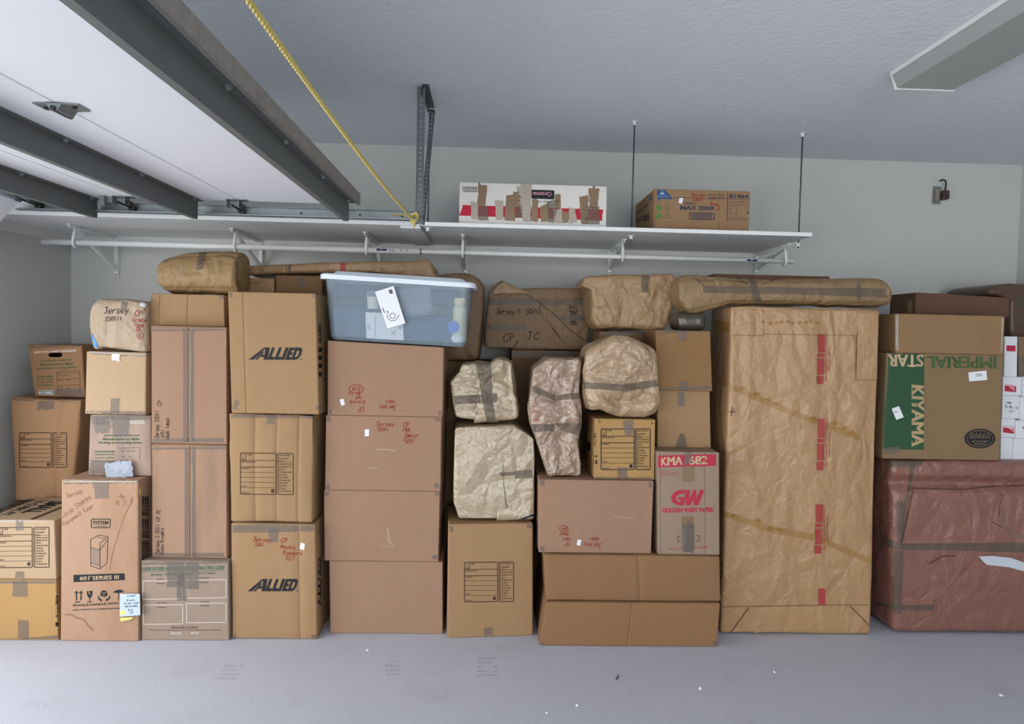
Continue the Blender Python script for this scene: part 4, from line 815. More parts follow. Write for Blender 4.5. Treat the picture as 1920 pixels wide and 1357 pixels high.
note(F4, [scrawl('CP', 684, 763, 9, 1.3, 180), scrawl('Dining', 685, 751, 7, 1.1, 180), scrawl('Set', 679, 743, 6, 1.1, 180), scrawl('Bowls', 676, 735, 6.5, 1.1, 180), ringline(668, 729, 13.5, 8, 1.2), scrawl('G H', 677, 725, 8, 1.3, 180), scrawl('Jersey', 744, 760, 8, 1.2, 180), scrawl('55011', 741, 750, 5.5, 1.1, 180)], REDPEN)
F4.patch('sticker', [(637, 749), (644, 747), (647, 758), (640, 761)], STICK, 9, .0015)
note(F3, [scrawl('Jersey', 704, 799, 8.5, 1.2), scrawl('55011', 707, 808, 6.5, 1.1), scrawl('CP', 755, 800, 9, 1.3), scrawl('MBR', 755, 809, 7, 1.2), scrawl('Decor', 759, 819, 7.5, 1.2), ringline(767, 824, 9, 6.5, 1.1), scrawl('CH', 761, 828, 6.5, 1.1)], REDPEN)
F3.patch('sticker', [(684, 805), (692, 804), (692, 817), (684, 818)], STICK, 9, .0015)
# plastic tote
a_, b_2 = P(614, 638, 3.39), P(832, 651, 3.39); slp = (b_2[2]-a_[2])/(b_2[0]-a_[0])
TX = P(745, 580, 3.37)[0]; TZ = a_[2]+(TX-a_[0])*slp+.003; TY = 3.36; TD = .37; TH = P(745, 524, 3.36)[2]-TZ
TOTE = mat('tote_plastic', 'a9bccb', rough=.25, spec=.5, alpha=.24); LID = mat('tote_lid_plastic', 'dfe9f3', rough=.35, alpha=.96)
tt = thing('plastic_tote', 'translucent plastic storage tote with white lid on top of the stack of four', 'storage tote', (TX, TY+TD/2, TZ))
def tf(x, y, z): return (TX+x, TY+TD/2+y, TZ+z+x*slp)
def rring(hw, hd, r, z, n=5):
    o = []
    for cx_, cy_, a0 in ((hw-r, hd-r, 0), (-hw+r, hd-r, 1), (-hw+r, -hd+r, 2), (hw-r, -hd+r, 3)):
        for k in range(n+1):
            a = (a0+k/n)*math.pi/2; o.append(tf(cx_+r*math.cos(a), cy_+r*math.sin(a), z))
    return o
def loft(rings, close0=False, close1=False):
    n = len(rings[0]); V = [v for R in rings for v in R]; F = []
    for i in range(len(rings)-1):
        for k in range(n): F.append((i*n+k, i*n+(k+1) % n, (i+1)*n+(k+1) % n, (i+1)*n+k))
    if close0: F.append(tuple(range(n))[::-1])
    if close1: F.append(tuple(range((len(rings)-1)*n, len(rings)*n)))
    return MB().add(V, F)
wt, wb, dt, db = .377, .345, TD/2-.01, TD/2-.03
prof = [(wb-.03, db-.03, .02, 0), (wb-.012, db-.012, .035, .004), (wb, db, .045, .022), ((wb+wt)/2-.004, (db+dt)/2, .045, TH*.5), (wt-.012, dt-.006, .04, TH*.86), (wt-.010, dt-.004, .04, TH-.012)]
loft([rring(*p_) for p_ in prof]+[rring(p_[0]-.004, p_[1]-.004, p_[2], max(p_[3], .004)) for p_ in prof[::-1]], True, True).link('tub', TOTE, tt, smooth=False)
loft([rring(wt-.008, dt-.002, .04, TH-.014), rring(wt+.004, dt+.006, .045, TH-.014), rring(wt+.004, dt+.006, .045, TH-.009), rring(wt-.008, dt-.002, .04, TH-.009), rring(wt-.008, dt-.002, .04, TH-.014)]).link('rim', LID, tt)
loft([rring(wt+.004, dt+.008, .045, TH-.018), rring(wt+.014, dt+.016, .05, TH-.018), rring(wt+.014, dt+.016, .05, TH+.004), rring(wt+.006, dt+.008, .05, TH+.011), rring(wt-.035, dt-.03, .05, TH+.012), rring(wt-.05, dt-.045, .04, TH+.028), rring(wt-.06, dt-.055, .04, TH+.029)], False, True).link('lid', LID, tt)
for sx in (-.325, .29): MB().box((0, 0, 0), (.004, .004, .036)).link('lid_clip_rib', LID, tt).location = Vector(tf(sx, -dt-.003, TH-.055))-tt.location
# things in the tote
BLU = mat('bedding_blue', '2b4a6e', rough=.85, var=.15, vscale=14, bump=.08, bscale=40); BLU2 = mat('bedding_dark_slate', '3c5068', rough=.85, var=.1, vscale=9)
def content(name, label, cat, pts, Y, d, m, **k): return Body(name, label, cat, *pts, Y, d, m=m, level=False, **k)
bed = content('folded_blanket', 'blue folded bedding filling the lower half of the plastic tote', 'bedding', ((622, 572), (862, 592), (860, 644), (622, 633)), 3.44, .22, BLU, r=.03, step=.014, cr=.008, cs=7, seed=31, z0=None, T=((700, 566), (780, 590)))
bd2 = content('folded_blanket', 'slate blue bedding at the top of the plastic tote, above the other bedding', 'bedding', ((620, 530), (868, 545), (866, 576), (622, 556)), 3.47, .18, BLU2, r=.03, step=.014, cr=.006, cs=6, seed=32)
def slab(name, label, cat, quad, Y, m, th=.002, tilt=0, marks=None, mm=INK):
    q = [P(x, y, Y) for x, y in quad]; r_ = thing(name, label, cat, (q[3]+q[2])/2)
    MB().prism(q, (0, th, 0)).link('sheet', m, r_)
    if marks: link('printing', [P(x, y, Y-.0005) for x, y in marks[0]], marks[1], mm, r_)
    return r_
tw = .002
slab('paper_card', 'white card with a loop scribble taped inside the tote front, the tilted one', 'card', [(703, 547), (738, 536), (760, 606), (726, 616)], 3.366, STICK, marks=merge([ringline(736, 592, 5, 5, 1.2), line([(727, 588), (726, 595), (733, 602), (742, 600), (749, 590)], 1.2), gridq([(728, 544), (735, 542), (737, 550), (731, 551)], 9), line([(717, 577), (721, 586)], 2), line([(725, 583), (728, 586)], 2)]), mm=mat('ink_grey', '55585e'))
slab('paper_label', 'upright white printed label inside the tote, below the tilted card', 'card', [(685, 585), (754, 588), (757, 638), (687, 634)], 3.398, STICK, marks=merge([text('Care Instructions', [(701, 633), (701, 592), (705, 592), (705, 633)], .01), text('III', (689, 607, 694, 618)), gridq(rect(748, 612, 752, 617), 9), scrawl('BC', 733, 628, 8, 1)]), mm=mat('ink_pale', '8b93a0'))
jr = thing('jar', 'small white jar with grey lid behind the tilted card in the tote', 'jar', P(700, 580, 3.42)); jc = P(702, 562, 3.42); s0 = 3.42/1250
MB().tube([jc+[0, 0, -17*s0], jc+[0, 0, 5*s0]], [12*s0, 14*s0], 20).link('glass_body', mat('jar_white', 'd8d6d2'), jr, smooth=False); MB().tube([jc+[0, 0, 5*s0], jc+[0, 0, 16*s0]], 15*s0, 20).link('lid', mat('jar_lid_grey', '7e8892'), jr)
bt = thing('bottle', 'cream bottle with round cap standing at the right end of the tote', 'bottle', P(862, 640, 3.44)); c_ = P(862, 600, 3.44)
MB().tube([c_+[0, 0, -38*s0], c_+[0, 0, 22*s0], c_+[0, 0, 30*s0]], [13*s0, 13*s0, 9*s0], 20).link('bottle_body', mat('bottle_cream', 'cfcfa8', rough=.4), bt); MB().tube([c_+[0, 0, 30*s0], c_+[0, 0, 41*s0]], 11*s0, 20).link('cap', mat('cap_cream', 'e0d3a0'), bt)
c_ = P(850, 613, 3.400); o = MB().tube([c_, c_+[0, .02, 0]], [11.5*s0, 11.5*s0], 24).link('blue_cap', mat('cap_blue', '2f62cf', rough=.4)); tag(o, 'round bright blue lid pressed against the right of the tote front', 'lid')
c_ = P(858, 634, 3.40); V, nn_, F_, _ = solid(.07, .06, .05, .024, .02); o = link('cloth_ball', V+c_+[0, .03, 0], F_, STICK, smooth=True); tag(o, 'small white cloth ball in the bottom right corner of the tote', 'cloth')
pb = content('plastic_bag', 'crinkled clear plastic bag in the tote beside the tilted card', 'bag', ((745, 540), (806, 532), (812, 585), (762, 598)), 3.40, .05, mat('clear_bag', 'c9d6e4', rough=.12, alpha=.22, spec=.9), r=.02, step=.006, cr=.006, cs=16, seed=8)
# ================================================================== behind, above the fifth column
K1 = Body('cardboard_box', 'tall dark carton against the wall seen in the gap right of the stack of four', 'box', (830, 677), (952, 678), (952, 1000), (830, 1000), 3.86, .42, 0, m=DCARD)
P2 = Body('paper_parcel', 'tall brown paper parcel behind the right end of the plastic tote', 'parcel', (818, 514), (904, 524), (897, 668), (824, 670), 3.82, .36, K1.z, r=.03, step=.009, m=KRD, T=((845, 512), (882, 513), (895, 520)), R=((907, 540), (902, 633)), B=((888, 677),), cr=.014, cs=8, octs=4, seed=41, edge=.3)
J1 = Body('cardboard_box', 'tall dark carton with tape across its top edge behind the crumpled bags', 'box', (959, 656), (1120, 658), (1120, 1000), (959, 1000), 3.93, .42, 0, m=DCARD)
tapes(J1, [[(960, 658), (1078, 659), (1078, 672), (960, 671)]], TAPE, 5, .0013)
PJ = Body('paper_parcel', 'brown paper parcel marked Basket with black handwriting and a diagonal flap', 'parcel', (917, 544), (1101, 544), (1105, 640), (912, 656), 3.92, .36, J1.z, r=.014, step=.008, m=KRD, T=((922, 539), (940, 525), (972, 541), (1050, 540), (1086, 540)), B=((1070, 655), (960, 656)), L=((911, 600), (909, 640)), R=((1106, 570), (1106, 610)), cr=.007, cs=8, octs=4, seed=43, edge=.3)
tapes(PJ, [[(916, 559), (1000, 559), (1006, 571), (916, 572)], [(1004, 560), (1104, 559), (1104, 571), (1016, 573)], [(915, 607), (988, 607), (987, 620), (915, 620)], [(1040, 590), (1104, 590), (1104, 600), (1054, 602)]], TAPE, 4, .0016, torn=.6)
xy, F = gridq([(972, 542), (1000, 545), (1104, 640), (1068, 652)], 4)
note(PJ, [scrawl('Jersey S. 50/11', 929, 589, 10, 1.5, 0, adv=.72), scrawl('CP', 943, 641, 15, 1.7, -4, adv=.9), scrawl('JC', 986, 635, 14, 1.7, 4, adv=1.2)], BLKPEN)
note(PJ, [scrawl('BASKET', 1080, 611, 12, 1.8, -88, adv=.62)], INK)
PJ.lay('flap_edge', *merge([line([(940, 525), (972, 541), (1000, 560), (1040, 590), (1070, 620), (1102, 641)], 1.4), line([(1081, 629), (1098, 612)], 1.2)]), mat('fold_dark', '4e3a28', rough=.9), .002)
tri = Body('paper_flap', '', '', (924, 549), (990, 548), (990, 549), (924, 550), 3.9, .002, m=KR, part='folded_corner', root=PJ.root, level=False, r=.0008, T=((940, 526), (958, 536)))
I0 = Body('cardboard_box', 'dark carton with tape along its top, half hidden behind the crumpled paper bag', 'box', (1124, 623), (1217, 620), (1217, 800), (1124, 800), 3.66, .26, None, m=DCARD)
# ================================================================== column 6
G1 = Body('cardboard_box', 'tan carton with printed form standing alone on the floor under a shiny paper parcel', 'box', (841, 985), (1000, 978), (1000, 1193), (838, 1196), 3.36, .36, 0, m=TAN, r=.007, bulge=.006, yaw=.085)
form(G1, 871, 1054, 963, 1128, -.008)
corner_tapes(G1, [(841, 986), (988, 980)], 9, 10); tapes(G1, [(908, 1176, 924, 1196)], TAPEG, 3, .0012)
bars(G1, 834.3, [1088, 1101, 1114, 1127], 6, 8, extra=[text('ALLIED', [(834.5, 1060), (834.5, 1041), (839.5, 1041), (839.5, 1060)], .05)])
G2 = Body('paper_parcel', 'cream shiny paper parcel standing on the lone carton with printed form', 'parcel', (854, 802), (1001, 823), (1001, 965), (858, 984), 3.40, .3, G1.z, r=.012, step=.008, m=KRW, T=((862, 799), (905, 798), (964, 797)), R=((1004, 869), (1003, 930)), B=((957, 979), (930, 982)), L=((851, 870), (850, 946)), cr=.013, cs=5, octs=4, seed=51, yaw=.04, gain=.42, ani=(1, 1, .8), edge=.3)
tapes(G2, [[(966, 882), (1006, 880), (1006, 896), (966, 897)], [(935, 886), (966, 884), (966, 890), (940, 893)]], TAPE, 4, .0014)
G2.patch('blue_lining', [(976, 972), (1003, 962), (1003, 966), (968, 977)], mat('cloth_navy', '222c44', rough=.9), 3, .0014)
G3 = Body('paper_bag', 'crumpled shiny paper bag taped in a cross, on the cream shiny parcel', 'parcel', (865, 683), (963, 681), (974, 790), (855, 798), 3.43, .3, G2.z-.004, r=.02, step=.005, m=KRW, T=((895, 682), (918, 684), (932, 673), (948, 674)), R=((968, 732), (974, 760)), B=((935, 800), (888, 802)), L=((862, 700), (844, 720), (850, 752)), cr=.028, cs=9, octs=4, seed=52, gain=.55, edge=.35)
tapes(G3, [[(893, 681), (921, 681), (923, 745), (903, 745)], [(903, 745), (923, 745), (931, 796), (914, 797)], [(850, 742), (932, 738), (932, 754), (852, 758)]], TAPE, 2.5, .0018, torn=.5)
# ================================================================== column 7: the two long cartons and what they carry
H1 = Body('cardboard_box', 'long plain carton on the floor, lower of the two long ones', 'box', (1024, 1131), (1351, 1129), (1345, 1210), (1011, 1213), 3.265, .5, 0, m=LONGC, cx=(1184,), r=.008, bulge=.006)
corner_tapes(H1, [(1337, 1201), (1012, 1204)], 7, 7)
H2 = Body('cardboard_box', 'long plain carton with creased top, upper of the two long ones', 'box', (1020, 1042), (1350, 1041), (1352, 1129), (1024, 1131), 3.285, .6, H1.z, m=LONGC, cx=(1196,), r=.008, bulge=.006, noise=.002)
corner_tapes(H2, [(1014, 1043), (1345, 1123)], 7, 9)
H3 = Body('cardboard_box', 'wide pinkish carton with upside-down red notes and white sticker, on the long cartons', 'box', (1011, 897), (1226, 903), (1221, 1039), (1010, 1036), 3.31, .6, H2.z, m=PINKC, r=.006, bulge=.005)
corner_tapes(H3, [(1012, 899), (1012, 1024), (1216, 903)], 9, 11)
note(H3, [scrawl('CP', 1069, 1016, 7, 1.1, 180), scrawl('Hall', 1068, 1008, 5, 1, 180), scrawl('Decor', 1066, 999, 6, 1, 180, adv=.7), ringline(1057, 991, 8, 6, 1.2), scrawl('GH', 1063, 988, 6, 1.1, 180), scrawl('Jersey', 1128, 1018, 8, 1.1, 180), scrawl('55011', 1124, 1007, 5.5, 1.1, 180)], REDPEN)
H3.patch('sticker', [(1083, 1011), (1090, 1012), (1088, 1023), (1081, 1021)], STICK, 9, .0015)
H3.lay('scuff', *merge([line([(1150, 967), (1165, 970), (1190, 970)], 2.5)]), mat('scuff_pale', 'cdb59c', alpha=.5), .0008)
KM = Body('cardboard_box', 'greyish carton with a red band on top and large red letters below', 'box', (1232, 848), (1349, 846), (1350, 1031), (1234, 1036), 3.30, .34, H2.z, m=KMAC, r=.006, bulge=.006, cx=(1322, 1238))
KM.patch('printed_band', [(1234, 854), (1342.5, 851), (1342.5, 873), (1234, 876)], REDP, 8, .0009)
KM.lay('printed_words', *merge([fat(text('KMA', [(1239, 857), (1279, 855.5), (1279, 871), (1239, 873)], 0), .8), fat(text('682', [(1292, 855), (1326, 854), (1326, 870), (1292, 871)], .01), .8)]), CREAM, .0017)
def GWlogo():
    o = []; f = lambda u, v: (1258+u*63, 918+v*29)
    o.append(([f(*p) for p in ((.42, 0), (.25, .02), (.10, .15), (.0, .45), (.02, .75), (.12, .93), (.24, 1), (.40, 1), (.40, .46), (.22, .46), (.22, .62), (.28, .62), (.28, .80), (.2, .76), (.15, .6), (.17, .4), (.26, .27), (.36, .24), (.44, .24), (.47, 0))], [tuple(range(20))]))
    o.append(([f(*p) for p in ((.47, .24), (.40, .24), (.44, 1), (.58, 1), (.66, .62), (.68, 1), (.81, 1), (1, 0), (.86, 0), (.75, .62), (.76, 0), (.66, 0), (.56, .6), (.57, 0), (.47, 0))], [tuple(range(15))]))
    return o
KM.lay('printed_logo', *merge(GWlogo()), REDP, .001)
KM.lay('printed_words', *merge([text('GOLDEN WEST PAPER', [(1241, 952), (1338, 951), (1338, 960), (1241, 961)], .05), text('609 Paper Trays', (1239, 881, 1269, 884)), text('Sorted & Ready To Use', (1239, 885, 1283, 888.5)), text('Size: 2.5" x 4.5" x 2"', (1239, 889, 1276, 892)), text('5750 1.000    4000-60000', [(1255, 1027), (1327, 1023), (1327, 1027), (1255, 1031)])]), REDP, .001)
KM.lay('printed_marks', *merge([line([(1276, 1005), (1271, 1005), (1271, 1015), (1276, 1015)], 1.3), line([(1305, 1004), (1311, 1004), (1311, 1014), (1305, 1014)], 1.3)]), INK, .001)
tapes(KM, [(1279, 874, 1302, 903), (1278, 968, 1301, 990)], TAPEB, 4, .0012); tapes(KM, [(1279, 984, 1301, 1036), [(1283, 846), (1296, 846), (1296, 868), (1281, 872)], [(1288, 975), (1302, 984), (1302, 1030), (1284, 1034)]], TAPEG, 4, .002, torn=1)
H4 = Body('paper_parcel', 'tall narrow crumpled paper parcel taped twice, between the cross-taped bag and the form carton', 'parcel', (1000, 692), (1089, 671), (1088, 888), (1026, 890), 3.36, .24, H3.z, r=.016, step=.005, m=KRS, T=((1021, 676), (1028, 670), (1072, 673)), R=((1090, 732), (1089, 800)), B=((1038, 893), (1072, 893)), L=((997, 727), (991, 768), (994, 800), (1010, 846)), cr=.026, cs=8, octs=4, seed=61, gain=.55, ani=(1.3, 1, .8), edge=.35)
tapes(H4, [[(998, 722), (1040, 740), (1042, 751), (997, 734)], [(1040, 740), (1092, 736), (1092, 747), (1040, 751)], [(996, 795), (1040, 795), (1040, 808), (1000, 810)], [(1040, 793), (1092, 792), (1088, 818), (1052, 806)]], TAPE, 2.5, .0018, torn=.5)
note(H4, [scrawl('CP', 1000, 762, 6, .9), scrawl('Hall', 999, 772, 5.5, .9, 10), scrawl('GH', 1001, 790, 6, .9, 5)], mat('ink_faint_red', 'a0554a'))
xy = [(1024, 845), (1030, 820), (1078, 815), (1082, 850), (1078, 880), (1032, 878)]
H5 = Body('cardboard_box', 'small golden carton with printed form under the large crumpled bag', 'box', (1116, 784), (1229, 787), (1227, 901), (1114, 900), 3.335, .27, H3.z, m=GOLD, r=.005, bulge=.004)
form(H5, 1127, 804, 1219, 880, .0, m=INK, k=1.15)
tapes(H5, [[(1168, 788), (1188, 788), (1185, 818), (1172, 818)], [(1157, 876), (1176, 876), (1176, 903), (1158, 902)], [(1114, 894), (1227, 895), (1227, 901), (1114, 900)]], TAPEG, 3, .0014, torn=1)
H5.lay('hand_hole', *merge([disc(1104.5, 836, 2.6, 9)]), HOLE, .001)
bars(H5, 1114.5, [], extra=[]) if False else None
H5.lay('side_lettering', *merge([text('ALLIED', [(1113, 836), (1113.5, 812), (1117.5, 812), (1117, 836)], .05), gridq(rect(1113.5, 853, 1119.5, 857), 4), gridq(rect(1113.5, 862, 1119.5, 870), 4)]), INK, .0014)
H5.lay('printed_marks', *merge([line([(1123, 786), (1123, 791), (1128, 791)], 1.2), line([(1222, 789), (1222, 794), (1227, 794)], 1.2)]), INK, .001)
H6 = Body('paper_bag', 'large crumpled tan paper bag with a tape band, on the small golden carton', 'parcel', (1100, 658), (1231, 655), (1233, 773), (1101, 771), 3.32, .27, H5.z, r=.03, step=.005, m=KRL, T=((1126, 644), (1153, 631), (1180, 632), (1208, 645)), R=((1235, 699), (1235, 752)), B=((1126, 779), (1166, 790), (1211, 794)), L=((1097, 699), (1097, 752)), cr=.032, cs=7, octs=4, seed=66, gain=.52, edge=.35, ani=(.8, 1, 1.2))
tapes(H6, [[(1094, 716), (1170, 721), (1170, 733), (1095, 728)], [(1170, 720), (1234, 711), (1234, 724), (1170, 734)]], TAPE, 2.5, .0018, torn=.5)
I2 = Body('cardboard_box', 'tan carton with tape tabs standing behind and above the red-banded carton', 'box', (1233, 733), (1331, 731), (1333, 842), (1232, 843), 3.42, .2, KM.z, m=TAN)
tapes(I2, [[(1232, 837), (1333, 836), (1333, 843), (1232, 844)], (1270, 735, 1284, 762)], TAPEG, 4, .0012, torn=1); tapes(I2, [[(1275, 812), (1284, 814), (1288, 838), (1266, 838)]], TAPE, 3, .0018)
I1 = Body('cardboard_box', 'tan carton with taped edges beside the top of the tall wrapped package', 'box', (1229, 621), (1332, 618), (1336, 730), (1231, 733), 3.40, .24, I2.z, m=board('brown_tan', '8c6a47'))
tapes(I1, [[(1229, 621), (1332, 618), (1332, 622), (1229, 626)], [(1231, 727), (1336, 723), (1336, 730), (1231, 733)], (1272, 620, 1287, 639), (1274, 714, 1290, 732)], TAPEG, 4, .0012)
I3 = Body('plastic_bundle', 'dark shrink-wrapped bundle under the left end of the long paper roll', 'bundle', (1270, 584), (1326, 586), (1325, 617), (1272, 617), 3.43, .19, I1.z, r=.03, step=.01, m=mat('dark_wrap', '40372c', rough=.3, spec=.7), cr=.005, cs=10, seed=70)
zi = H3.z; 
for o in (I0,):
    V_ = o.V; z1 = V_[:, 2].max(); z0_ = V_[:, 2].min(); me = o.ob.data
    for v in me.vertices: v.co.z = (zi+.001-o.root.location.z)+(v.co.z+o.root.location.z-z0_)*(z1-zi-.001)/(z1-z0_)
    dz = zi+.001-o.root.location.z; o.root.location.z += dz
    for v in me.vertices: v.co.z -= dz
tapes(I0, [[(1125, 623), (1228, 621), (1228, 627), (1125, 629)]], TAPEG, 4, .0013)
for c in I0.root.children:
    if c.name.startswith('tape'):
        for v in c.data.vertices: v.co.z += 0
P3 = Body('paper_parcel', 'brown paper parcel with drooping folds left of the long paper roll', 'parcel', (1094, 518), (1271, 519), (1247, 617), (1120, 620), 3.60, .3, I0.z, r=.022, step=.007, m=KR, T=((1110, 515), (1219, 516), (1256, 514)), L=((1090, 537), (1107, 545), (1110, 600)), R=((1272, 553), (1257, 600)), cr=.020, cs=7, octs=4, seed=73, ani=(1.2, 1, .7), edge=.35)
tapes(P3, [[(1203, 517), (1218, 517), (1214, 548), (1202, 548)]], TAPE, 3, .0016, torn=.5)
# ================================================================== the tall package and the rolls on it
TP = Body('wrapped_package', 'tall flat package wrapped in golden kraft paper with red printed tape, on the floor', 'parcel', (1372, 575), (1650, 581), (1633, 1176), (1352, 1189), 3.41, .32, 0, r=.014, step=.0105, m=KRG, T=((1400, 573), (1500, 577)), cr=.012, cs=4, octs=5, seed=80, gain=.5, bulge=.012, ani=(1.7, 1, .5), edge=.3)
def fl(quad, name='fold', m=KRG, off=.004): return TP.patch(name, quad, m, 4, off)
fl([(1372, 577), (1610, 580), (1606, 628), (1370, 628)], 'top_fold'); fl([(1608, 588), (1648, 584), (1646, 710), (1604, 712)], 'side_fold', off=.007)
fl([(1404, 1137), (1592, 1134), (1631, 1174), (1370, 1187)], 'bottom_fold')
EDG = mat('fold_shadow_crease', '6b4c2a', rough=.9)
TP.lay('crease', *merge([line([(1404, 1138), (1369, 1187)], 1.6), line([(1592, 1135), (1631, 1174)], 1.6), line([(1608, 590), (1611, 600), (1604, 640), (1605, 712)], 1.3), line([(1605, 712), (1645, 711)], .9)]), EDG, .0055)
TP.lay('crease', *merge([line([(1372, 628), (1430, 629), (1431, 626), (1508, 627), (1604, 629)], 1.1), line([(1354, 1137), (1400, 1136), (1500, 1134), (1631, 1133)], 1.2), line([(1430, 580), (1431, 626)], .8)]), mat('fold_line_brown', '86673f', rough=.9), .0055)
AMB = mat('tape_amber_strip', 'a9762c', rough=.35, alpha=.55)
rn = random.Random(5)
for a, b in (((1350, 706), (1372, 720)), ((1372, 720), (1470, 762)), ((1470, 762), (1612, 816)), ((1356, 956), (1440, 985)), ((1440, 985), (1530, 1002)), ((1530, 1002), (1633, 1046))):
    h_ = 11 if a[1] < 900 else 12
    TP.patch('tape', [a, b, (b[0], b[1]+h_), (a[0], a[1]+h_)], mat('tape_amber_faint', 'b78a48', rough=.3, alpha=.38), 4, .0035)
dd = []
for x, y in ((1392, 723), (1418, 733), (1440, 745), (1455, 752), (1525, 780), (1565, 788), (1582, 797), (1597, 806), (1420, 970), (1445, 985), (1375, 962), (1460, 988)): dd.append(disc(x, y+5, 6, 4, 14))
TP.lay('tape_print', *merge(dd+[disc(1430+k*11+(k*7 % 5), 603+(k*3 % 4), 3.6, 2.8, 12) for k in range(10)]), AMB, .006)
TP.lay('tape_edge', *merge([gridq([(1340, 600), (1368, 604), (1368, 622), (1340, 618)], 4)]), AMB, .004)
rs = [(626, 720, 'FRAGILE'), (785, 881, 'FRAGILE'), (945, 1037, 'FRAGILE'), (1103, 1133, '')]
for y0, y1, t_ in rs:
    xs_ = 1533 if y0 < 900 else 1529+(y0-945)*.03
    y = y0; r2 = random.Random(y0); parts = []
    for L2 in (35, 7, 31, 16):
        L2 = min(L2*(y1-y0)/96 if t_ else 30, y1-y); dx_ = -(y-y0)*.03
        if L2 < 3: break
        parts.append(gridq([(xs_+dx_, y), (xs_+13+dx_, y), (xs_+12.5+dx_, y+L2), (xs_+.5+dx_, y+L2)], 4)); y += L2+2.4
    TP.lay('red_printed_tape', *merge(parts), REDT, .0045)
    if t_:
        TP.lay('printed_words', *merge([text('HANDLE WITH CARE FRAGILE TAPE', [(xs_+17, y0+6), (xs_+17, y1-6), (xs_+14.2, y1-6), (xs_+14.2, y0+6)], .02), text('THIS SIDE UP NUMBER', [(xs_+23, y0+22), (xs_+23, y1-24), (xs_+20.2, y1-24), (xs_+20.2, y0+22)], .02)]), REDT, .0045)
note(TP, [line([(1368, 772), (1380, 772)], 1.2), line([(1373, 762), (1371, 780)], 1.2), line([(1371, 771), (1377, 766)], 1)], INK)
LR = Body('paper_roll', 'long round roll wrapped in brown paper lying on the tall golden package', 'roll', (1280, 517), (1664, 524), (1671, 573), (1298, 592), 3.43, .21, None, r=.02, step=.008, fn=cylfn(.6), m=KRO if False else kraft('roll', '8c7352'), T=((1305, 514), (1350, 518), (1420, 523), (1560, 522), (1655, 521)), R=((1672, 545), (1673, 565)), B=((1335, 580), (1374, 569), (1500, 570), (1645, 573)), L=((1272, 535), (1274, 562)), cr=.007, cs=8, octs=5, seed=84, level=False)
tapes(LR, [[(1318, 536), (1500, 539), (1500, 552), (1318, 549)], [(1500, 539), (1660, 541), (1664, 558), (1500, 552)], [(1403, 522), (1416, 522), (1428, 566), (1414, 567)], [(1606, 530), (1614, 530), (1614, 562), (1607, 562)]], TAPE, 3, .0018, torn=.4)
LR.lay('crease', *merge([line([(1374, 518), (1402, 533)], 1.3), line([(1430, 533), (1452, 525)], 1.2), line([(1300, 519), (1320, 535)], 1)]), mat('fold_dark', '4e3a28'), .002)
LB = Body('cardboard_box', 'narrow brown carton lying behind the long paper roll', 'box', (1338, 513), (1556, 518), (1562, 560), (1338, 560), 3.66, .2, TP.ztop if False else None, r=.006, m=board('brown_back', '684d3b'), level=False)
# ================================================================== right end
def upper_recess(p, q, nn, w, d, h):         # padded top edge overhangs, the band below it sits back
    t_ = .5-p[:, 2]/h; p = p.copy(); a = np.clip(1-np.abs((t_-.135)/.06), 0, 1); p[:, 1] += .035*a*a*(3-2*a)*(q[:, 1] < 0)
    return p
PK = Body('wrapped_sofa', 'large bulky item wrapped in torn rose paper on the floor, far right', 'furniture', (1673, 858), (2110, 872), (2110, 1204), (1677, 1189), 3.42, .5, 0, r=.03, step=.011, m=PINK, cr=.012, cs=4, octs=5, seed=90, bulge=.01, flat=True, fn=upper_recess)
TPG = mat('tape_clear_olive', '665c50', rough=.3, spec=.6, alpha=.6)
tapes(PK, [[(1652, 1002), (1680, 1016), (1680, 1030), (1652, 1020)], [(1680, 1016), (1800, 1014), (1800, 1032), (1680, 1030)], [(1800, 1014), (1925, 1018), (1925, 1036), (1800, 1032)], [(1681, 938), (1700, 942), (1694, 1015), (1682, 1015)], [(1676, 1032), (1694, 1032), (1690, 1150), (1674, 1150)], [(1697, 940), (1707, 872), (1716, 870), (1702, 944)], [(1642, 1126), (1674, 1134), (1674, 1142), (1642, 1134)], [(1674, 1134), (1752, 1133), (1750, 1145), (1674, 1143)], [(1660, 858), (1732, 858), (1728, 874), (1662, 876)]], TPG, 4, .002, torn=.4)
PK.lay('upper_fold', *gridq([(1712, 916), (1925, 912), (1925, 1016), (1690, 1018)], 5, 0), PINK, .007)
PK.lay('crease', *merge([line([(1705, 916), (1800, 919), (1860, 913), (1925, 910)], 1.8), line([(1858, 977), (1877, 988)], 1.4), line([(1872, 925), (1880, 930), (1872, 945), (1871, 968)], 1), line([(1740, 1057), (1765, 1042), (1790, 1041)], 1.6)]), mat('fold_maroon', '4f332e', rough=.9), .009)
PK.lay('white_foam', *merge([([(1834, 1042), (1860, 1041), (1895, 1045), (1925, 1056), (1925, 1072), (1890, 1062), (1850, 1058), (1842, 1052)], [tuple(range(8))])]), mat('foam_wrap_white', 'c3cbd3', rough=.6), .006)
PK.lay('torn_patch', *merge([([(1880, 926), (1925, 918), (1925, 1010), (1900, 1004), (1886, 1000), (1878, 986), (1872, 968), (1876, 950)], [tuple(range(8))])]), mat('brown_layer_under', '7c5d4e', rough=.6), .008)
GB = Body('cardboard_box', 'carton with dark green panel and large upside-down lettering, on the rose bundle', 'box', (1662, 662), (1881, 665), (1875, 854), (1655, 851), 3.44, .42, PK.z, m=GRNC, r=.004, bulge=.002)
GB.patch('green_panel', [(1662, 663), (1733, 663), (1732, 843), (1656, 842)], GREENP, 8, .0008)
TG = mat('ink_olive_green', '3f5a2f', rough=.6)
def rtext(t_, x0, y0, x1, y1, bold=.03): return text(t_, [(x1, y1), (x0, y1), (x0, y0), (x1, y0)], bold)
